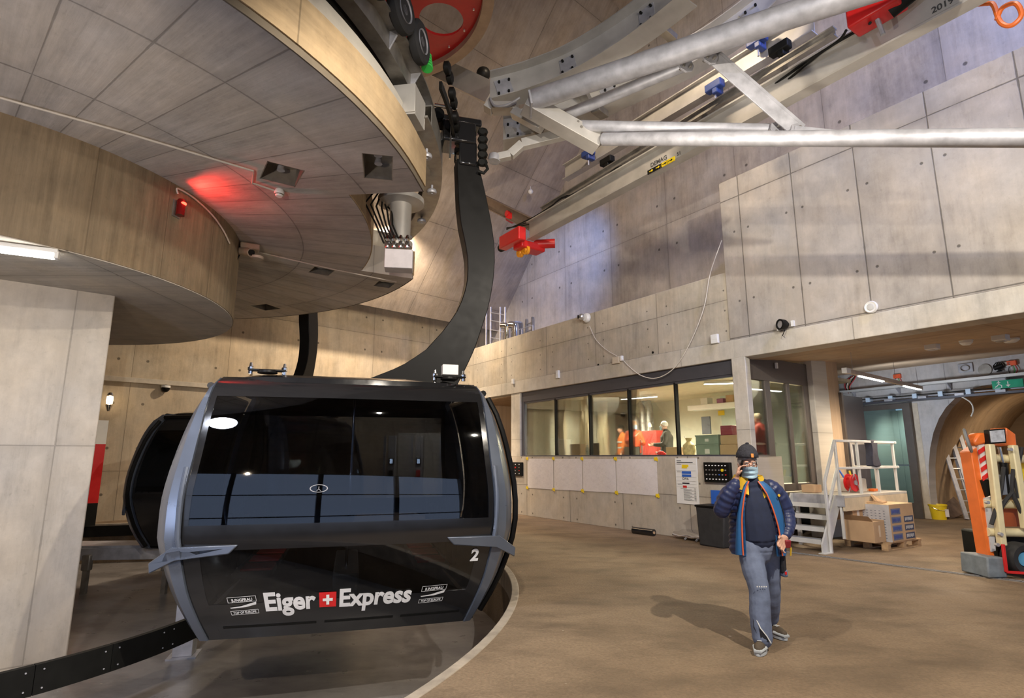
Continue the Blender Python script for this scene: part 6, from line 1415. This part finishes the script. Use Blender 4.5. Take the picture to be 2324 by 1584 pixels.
lining = shell_torso(RG, lambda z: (g1(z)[0]-.05, g1(z)[1]-.06), -.004, 'l', JB, man, .79, 1.455, ripple=.006, pitch=.058, th=.016)
lo_ = lining.build('jacket_lining', JB, man, smooth=60)
def flap(sgn):
    P = []
    for i in range(19):
        z = .80+.655*i/18; u = 1-i/18; k_ = 0
        while k_ < len(RG)-2 and RG[k_+1][0] > z: k_ += 1
        A, B_ = RG[k_], RG[k_+1]; f_ = min(max((A[0]-z)/(A[0]-B_[0]), 0), 1); cx, cy, rx, ry = [A[j]+(B_[j]-A[j])*f_ for j in (1, 2, 3, 4)]
        g = g1(z)[0] if sgn > 0 else g1(z)[1]; wd = (.03+.135*sin(pi*(.12+.72*(1-u)))**1.5) if sgn > 0 else (.018+.055*u)
        row = []
        for k in range(6):
            a = -pi/2+sgn*(g+wd/max(rx, .16)*k/5); o_ = .020+.020*sin(pi*(k+.6)/6)
            row.append(V((cx+(rx+o_)*cos(a), cy+(ry+o_)*sin(a), z)))
        P.append(row)
    f = shell(P, [[q+V((0, .010, 0)) for q in r] for r in P]).build('turned_lining', JB, man, smooth=60)
    MB().tube([r[0]+V((0, -.006, 0)) for r in P], .007, 6).build('orange_zip', plain('zip_orange', (.75, .14, .05), .5), f)
flap(1); flap(-1)
YC = plain('collar_yellow', (.80, .50, .03), .6)
for sgn in (1, -1):
    P = []
    for i in range(13):
        u = i/12; a = -pi/2+sgn*(.38+2.76*u); dz = -.10*(1-u)**2*(1.0 if sgn > 0 else .75); c0 = V((-.035, .035, 0)); dv = V((cos(a), sin(a)*.9, 0))
        P.append([c0+dv*.098+V((0, 0, 1.435+dz)), c0+dv*.108+V((0, 0, 1.495+dz*.3)), c0+dv*(.128)+V((0, 0, 1.515+dz*.2)), c0+dv*(.150)+V((0, 0, 1.485+dz*.6)), c0+dv*(.160+.03*(1-u))+V((0, 0, 1.425+dz*1.2))])
    shell(P, [[q+V((0, 0, -.008))-(q-V((-.035, .035, q.z)))*.06 for q in r] for r in P]).build('yellow_collar', YC, man, smooth=60)
MB().lathe([(0, 0), (.013, 0), (.012, .006), (0, .007)], (.165, -.135, 1.33), (.3, -1, 0), 12).build('chest_badge', YC, man)
MB().tube([(.205, -.02, 1.33), (.215, -.09, 1.18), (.20, -.14, 1.05)], .004, 6).build('pocket_zip', BLACKM, man)
MB().tube([(.22, -.12, .93), (.235, -.13, .86), (.232, -.12, .80)], .008, 6).build('yellow_strap', YC, man); MB().obox((.20, -.155, .905), (.05, .025, .07), 0, tilt=.3).build('held_device', plain('held_red_black', (.25, .02, .03), .4), man, bevel=.006)

# --- people in the control room
def worker(label, px, py_head, t_, yaw, coat, trousers, hairc, vest=None, pose=0, scale=1.0, maskon=True, hat=None):
    """standing figure seen from the waist up through the window"""
    h = rw(px, py_head, t_); base = V((h.x, t_, .95)); H_ = (h.z-.95)/1.76
    t = thing('person', label, 'person', M=WM@Matrix.Translation(base)@Matrix.Rotation(yaw, 4, 'Z')@Matrix.Scale(H_, 4))
    b = MB(); hm = head(b, V((0, -.03, 1.63)), 0, .1)
    limb(b, [(0, .02, 1.38), (0, -.0, 1.56)], [.065, .055]); limb(b, [(0, .02, .9), (0, .02, 1.15), (0, .03, 1.38)], [.14, .145, .13], flat=1.15)
    wr = [((-.18, -.30, 1.12), (.14, -.33, 1.10)), ((-.05, -.26, 1.30), (.12, -.28, 1.15)), ((-.22, -.1, .95), (.24, -.05, .95))][pose]
    el = [((-.27, -.02, 1.13), (.27, -.02, 1.13)), ((-.24, -.08, 1.15), (.26, -.03, 1.12)), ((-.25, .02, 1.16), (.26, .02, 1.16))][pose]
    for s_, e_, w_ in ((-1, el[0], wr[0]), (1, el[1], wr[1])):
        limb(b, [(s_*.17, .03, 1.42), e_, w_], [.055, .045, .030]); d = (V(w_)-V(e_)).normalized(); hand(b, w_, d, (-s_*.6, -.1, .7), .6, 1.0, -s_)
    for s_ in (-1, 1): limb(b, [(s_*.09, .02, .9), (s_*.10, .0, .48), (s_*.10, .03, .10)], [.085, .06, .045]); limb(b, [(s_*.10, .05, .05), (s_*.11, -.12, .04)], [.045, .04])
    fused(b, 'body', SKIN, t, .009, 2); face_bits(t, hm, hairc, False, maskon)
    c = MB(); limb(c, [(0, .02, .84), (0, .02, 1.1), (0, .03, 1.3), (0, .03, 1.42)], [.185, .175, .18, .12], flat=1.15)
    for s_, e_, w_ in ((-1, el[0], wr[0]), (1, el[1], wr[1])): d = V(w_)-V(e_); limb(c, [(s_*.17, .03, 1.41), e_, V(e_)+d*.85], [.085, .072, .052], ripple=.06, pitch=.09)
    limb(c, [(0, .02, 1.42), (0, .01, 1.50)], [.085, .075]); fused(c, 'coat', coat, t, .011, 2)
    l = MB(); limb(l, [(0, .02, .84), (0, .02, .98)], [.15, .155], flat=1.1)
    for s_ in (-1, 1): limb(l, [(s_*.09, .02, .88), (s_*.10, .0, .48), (s_*.10, .03, .08)], [.11, .085, .075])
    fused(l, 'trousers', trousers, t, .012, 2)
    for s_ in (-1, 1): limb(MB(), [(0, 0, 0), (0, 0, .1)], [.01, .01]); m_ = MB(); m_.tube([(s_*.10, .07, .05), (s_*.11, -.06, .05), (s_*.115, -.15, .035)], [.05, .052, .036], 12); m_.build('boot', BLACKM, t)
    if vest:
        for z, zz in ((1.02, 1.07), (1.20, 1.25)): MB().tube([(0, .02, z), (0, .02, zz)], [.192, .19], 20, flat=1.15).build('reflective_band', plain('reflective_silver', (.6, .6, .6), .4), t)
    if hat: 
        P = [[hm@V((.11*.86*sin(th)*cos(2*pi*j/20), .012+.112*sin(th)*sin(2*pi*j/20), .05+.112*cos(th))) for j in range(21)] for th in (1.55, 1.3, 1.0, .7, .4, .05)]
        MB().grid(P).build('cap', hat, t, smooth=60)
    return t
DCOAT = plain('coat_dark_olive', (.07, .065, .055), .7, 0, .2, 9); OJ = plain('jacket_orange_red', (.78, .09, .02), .6, 0, .15, 9); VST = plain('vest_orange', (.85, .22, .04), .6)
RJ = plain('jacket_muted_red', (.42, .06, .04), .65, 0, .3, 6); TG = plain('trousers_grey', (.12, .12, .13), .8)
worker('masked person in bright orange red jacket behind the window', 1437, 955, 2.3, pi/2-.5+0, OJ, TG, (.40, .22, .12), pose=1)
worker('white haired masked person in dark coat facing left behind the window', 1509, 956, 2.0, -pi/2+.6, DCOAT, plain('trousers_pale', (.5, .48, .42), .8), (.70, .68, .64), pose=0)
worker('person in dark cap and orange vest half hidden behind the orange jacket person', 1410, 966, 3.2, -.6, VST, TG, (.08, .07, .06), vest=True, pose=2, maskon=False, hat=BLACKM)
worker('grey haired person in red and olive jacket behind the corner pane', 1721, 938, 2.3, -pi/2+.2, RJ, DCOAT, (.45, .36, .26), pose=2)

# ---------------------------------------------------------------- fittings on the drum and soffit
def dpt(px, py, R=3.45):
    r = ray(px, py); o = V((-TC.x, -TC.y, 0)); a = r.x**2+r.y**2; b = 2*(o.x*r.x+o.y*r.y); c_ = o.x**2+o.y**2-R*R
    t_ = (-b-math.sqrt(b*b-4*a*c_))/2/a; return V((0, 0, EYE))+r*t_
a = on_z(125, 576, 3.84); d = (on_z(0, 560, 3.84)-a).normalized(); b = a+d*1.25
t = thing('strip_lamp', 'bright tubular strip lamp under the concrete drum at the left edge', 'lamp', tuple(a))
wpart('lit_tube', MB().bar(a+V((0, 0, -.03)), b+V((0, 0, -.03)), .085, .06), emis('bright_tube', (1, .97, .92), 14), t, bevel=.015)
wpart('housing', MB().bar(a-d*.03+V((0, 0, .02)), b+V((0, 0, .02)), .11, .05), WHITE, t, bevel=.01); wpart('end_cap', MB().bar(a-d*.04+V((0, 0, -.02)), a+V((0, 0, -.02)), .10, .08), WHITE, t, bevel=.01)
c_ = dpt(400, 472); n_ = (c_-TC); n_.z = 0; n_.normalize()
t = thing('red_beacon', 'small red warning beacon glowing on the curved concrete drum', 'beacon', tuple(c_))
wpart('back_plate', MB().bar(c_+n_*.01+V((0, 0, -.13)), c_+n_*.01+V((0, 0, .10)), .12, .02, up=n_), STEEL_D, t)
wpart('lens', MB().lathe([(0, -.11), (.055, -.11), (.055, .08), (.04, .11), (0, .11)], c_+n_*.07, n=18), plain('dark_red_lens', (.16, .004, .004), .2), t)
wpart('light', MB().sphere(c_+n_*.10+V((0, 0, .05)), .042, 14, sc=(1, 1, .6)), emis('beacon_red', (1, .02, .01), 14), t)
lamp('beacon_light', tuple(c_+n_*.25+V((0, 0, .05))), tuple(c_+n_*1.4+V((-.1, .9, .62))), 26, (1, .03, .02), 150, .05)
lamp('beacon_light', tuple(c_+n_*.22+V((0, 0, .08))), tuple(c_+n_*.45+V((0, .05, .62))), 5, (1, .03, .02), 80, .03)
CDT = plain('white_conduit', (.58, .54, .48), .5)
tag(MB().tube([on_z(x, y, 5.17) for x, y in ((-40, 212), (0, 222), (300, 306), (575, 388), (572, 415), (622, 432))], .013, 8).build('conduit', CDT), 'thin white conduit running along the grey soffit to the round detector', 'conduit')
P = [dpt(x, y, 3.47) for x, y in ((404, 440), (404, 428), (440, 448), (480, 486), (505, 520), (521, 552))]
for p_ in P: p_.z = min(p_.z, 5.15)
tag(MB().tube(cat(P), .012, 8).build('conduit', CDT), 'thin curved conduit hugging the top of the drum from the red beacon', 'conduit')
tag(MB().tube([on_z(x, y, 5.17) for x, y in ((585, 572), (760, 612), (900, 640))], .012, 8).build('conduit', CDT), 'thin conduit crossing the far part of the soffit from the camera cluster', 'conduit')
c_ = on_z(634, 435, 5.17); t = thing('smoke_detector', 'round white smoke detector on the grey soffit beside the recessed lamp', 'detector', tuple(c_))
wpart('body', MB().lathe([(0, -.07), (.04, -.07), (.065, -.03), (.065, .0), (.05, .03), (0, .03)], c_, n=22), WHITE, t); wpart('vents', MB().lathe([(.055, -.05), (.062, -.045), (.062, -.04), (.055, -.035)], c_, n=22), STEEL_D, t)
c_ = on_z(566, 572, 5.05); t = thing('soffit_camera', 'brown grey camera with round cover hanging where the drum meets the soffit', 'camera', tuple(c_))
TP = plain('taupe_plastic', (.34, .28, .22), .5)
wpart('mount', MB().obox(c_+V((0, 0, .08)), (.3, .2, .1), .5), TP, t, bevel=.02); wpart('body', MB().tube([c_+V((-.1, -.1, -.02)), c_+V((.12, -.2, -.08))], .07, 14), TP, t); wpart('lens', MB().tube([c_+V((.12, -.2, -.08)), c_+V((.15, -.215, -.09))], .05, 14), BLACKS, t)
wpart('cover', MB().lathe([(0, -.04), (.10, -.02), (.11, .02), (0, .03)], c_+V((.18, -.1, -.14)), n=18), TP, t); wpart('cable', MB().tube(cat([c_+V((-.12, -.1, .05)), c_+V((-.2, -.15, -.1)), c_+V((-.14, -.12, -.18)), c_+V((-.1, -.08, .0))]), .012, 6), BLACKM, t)
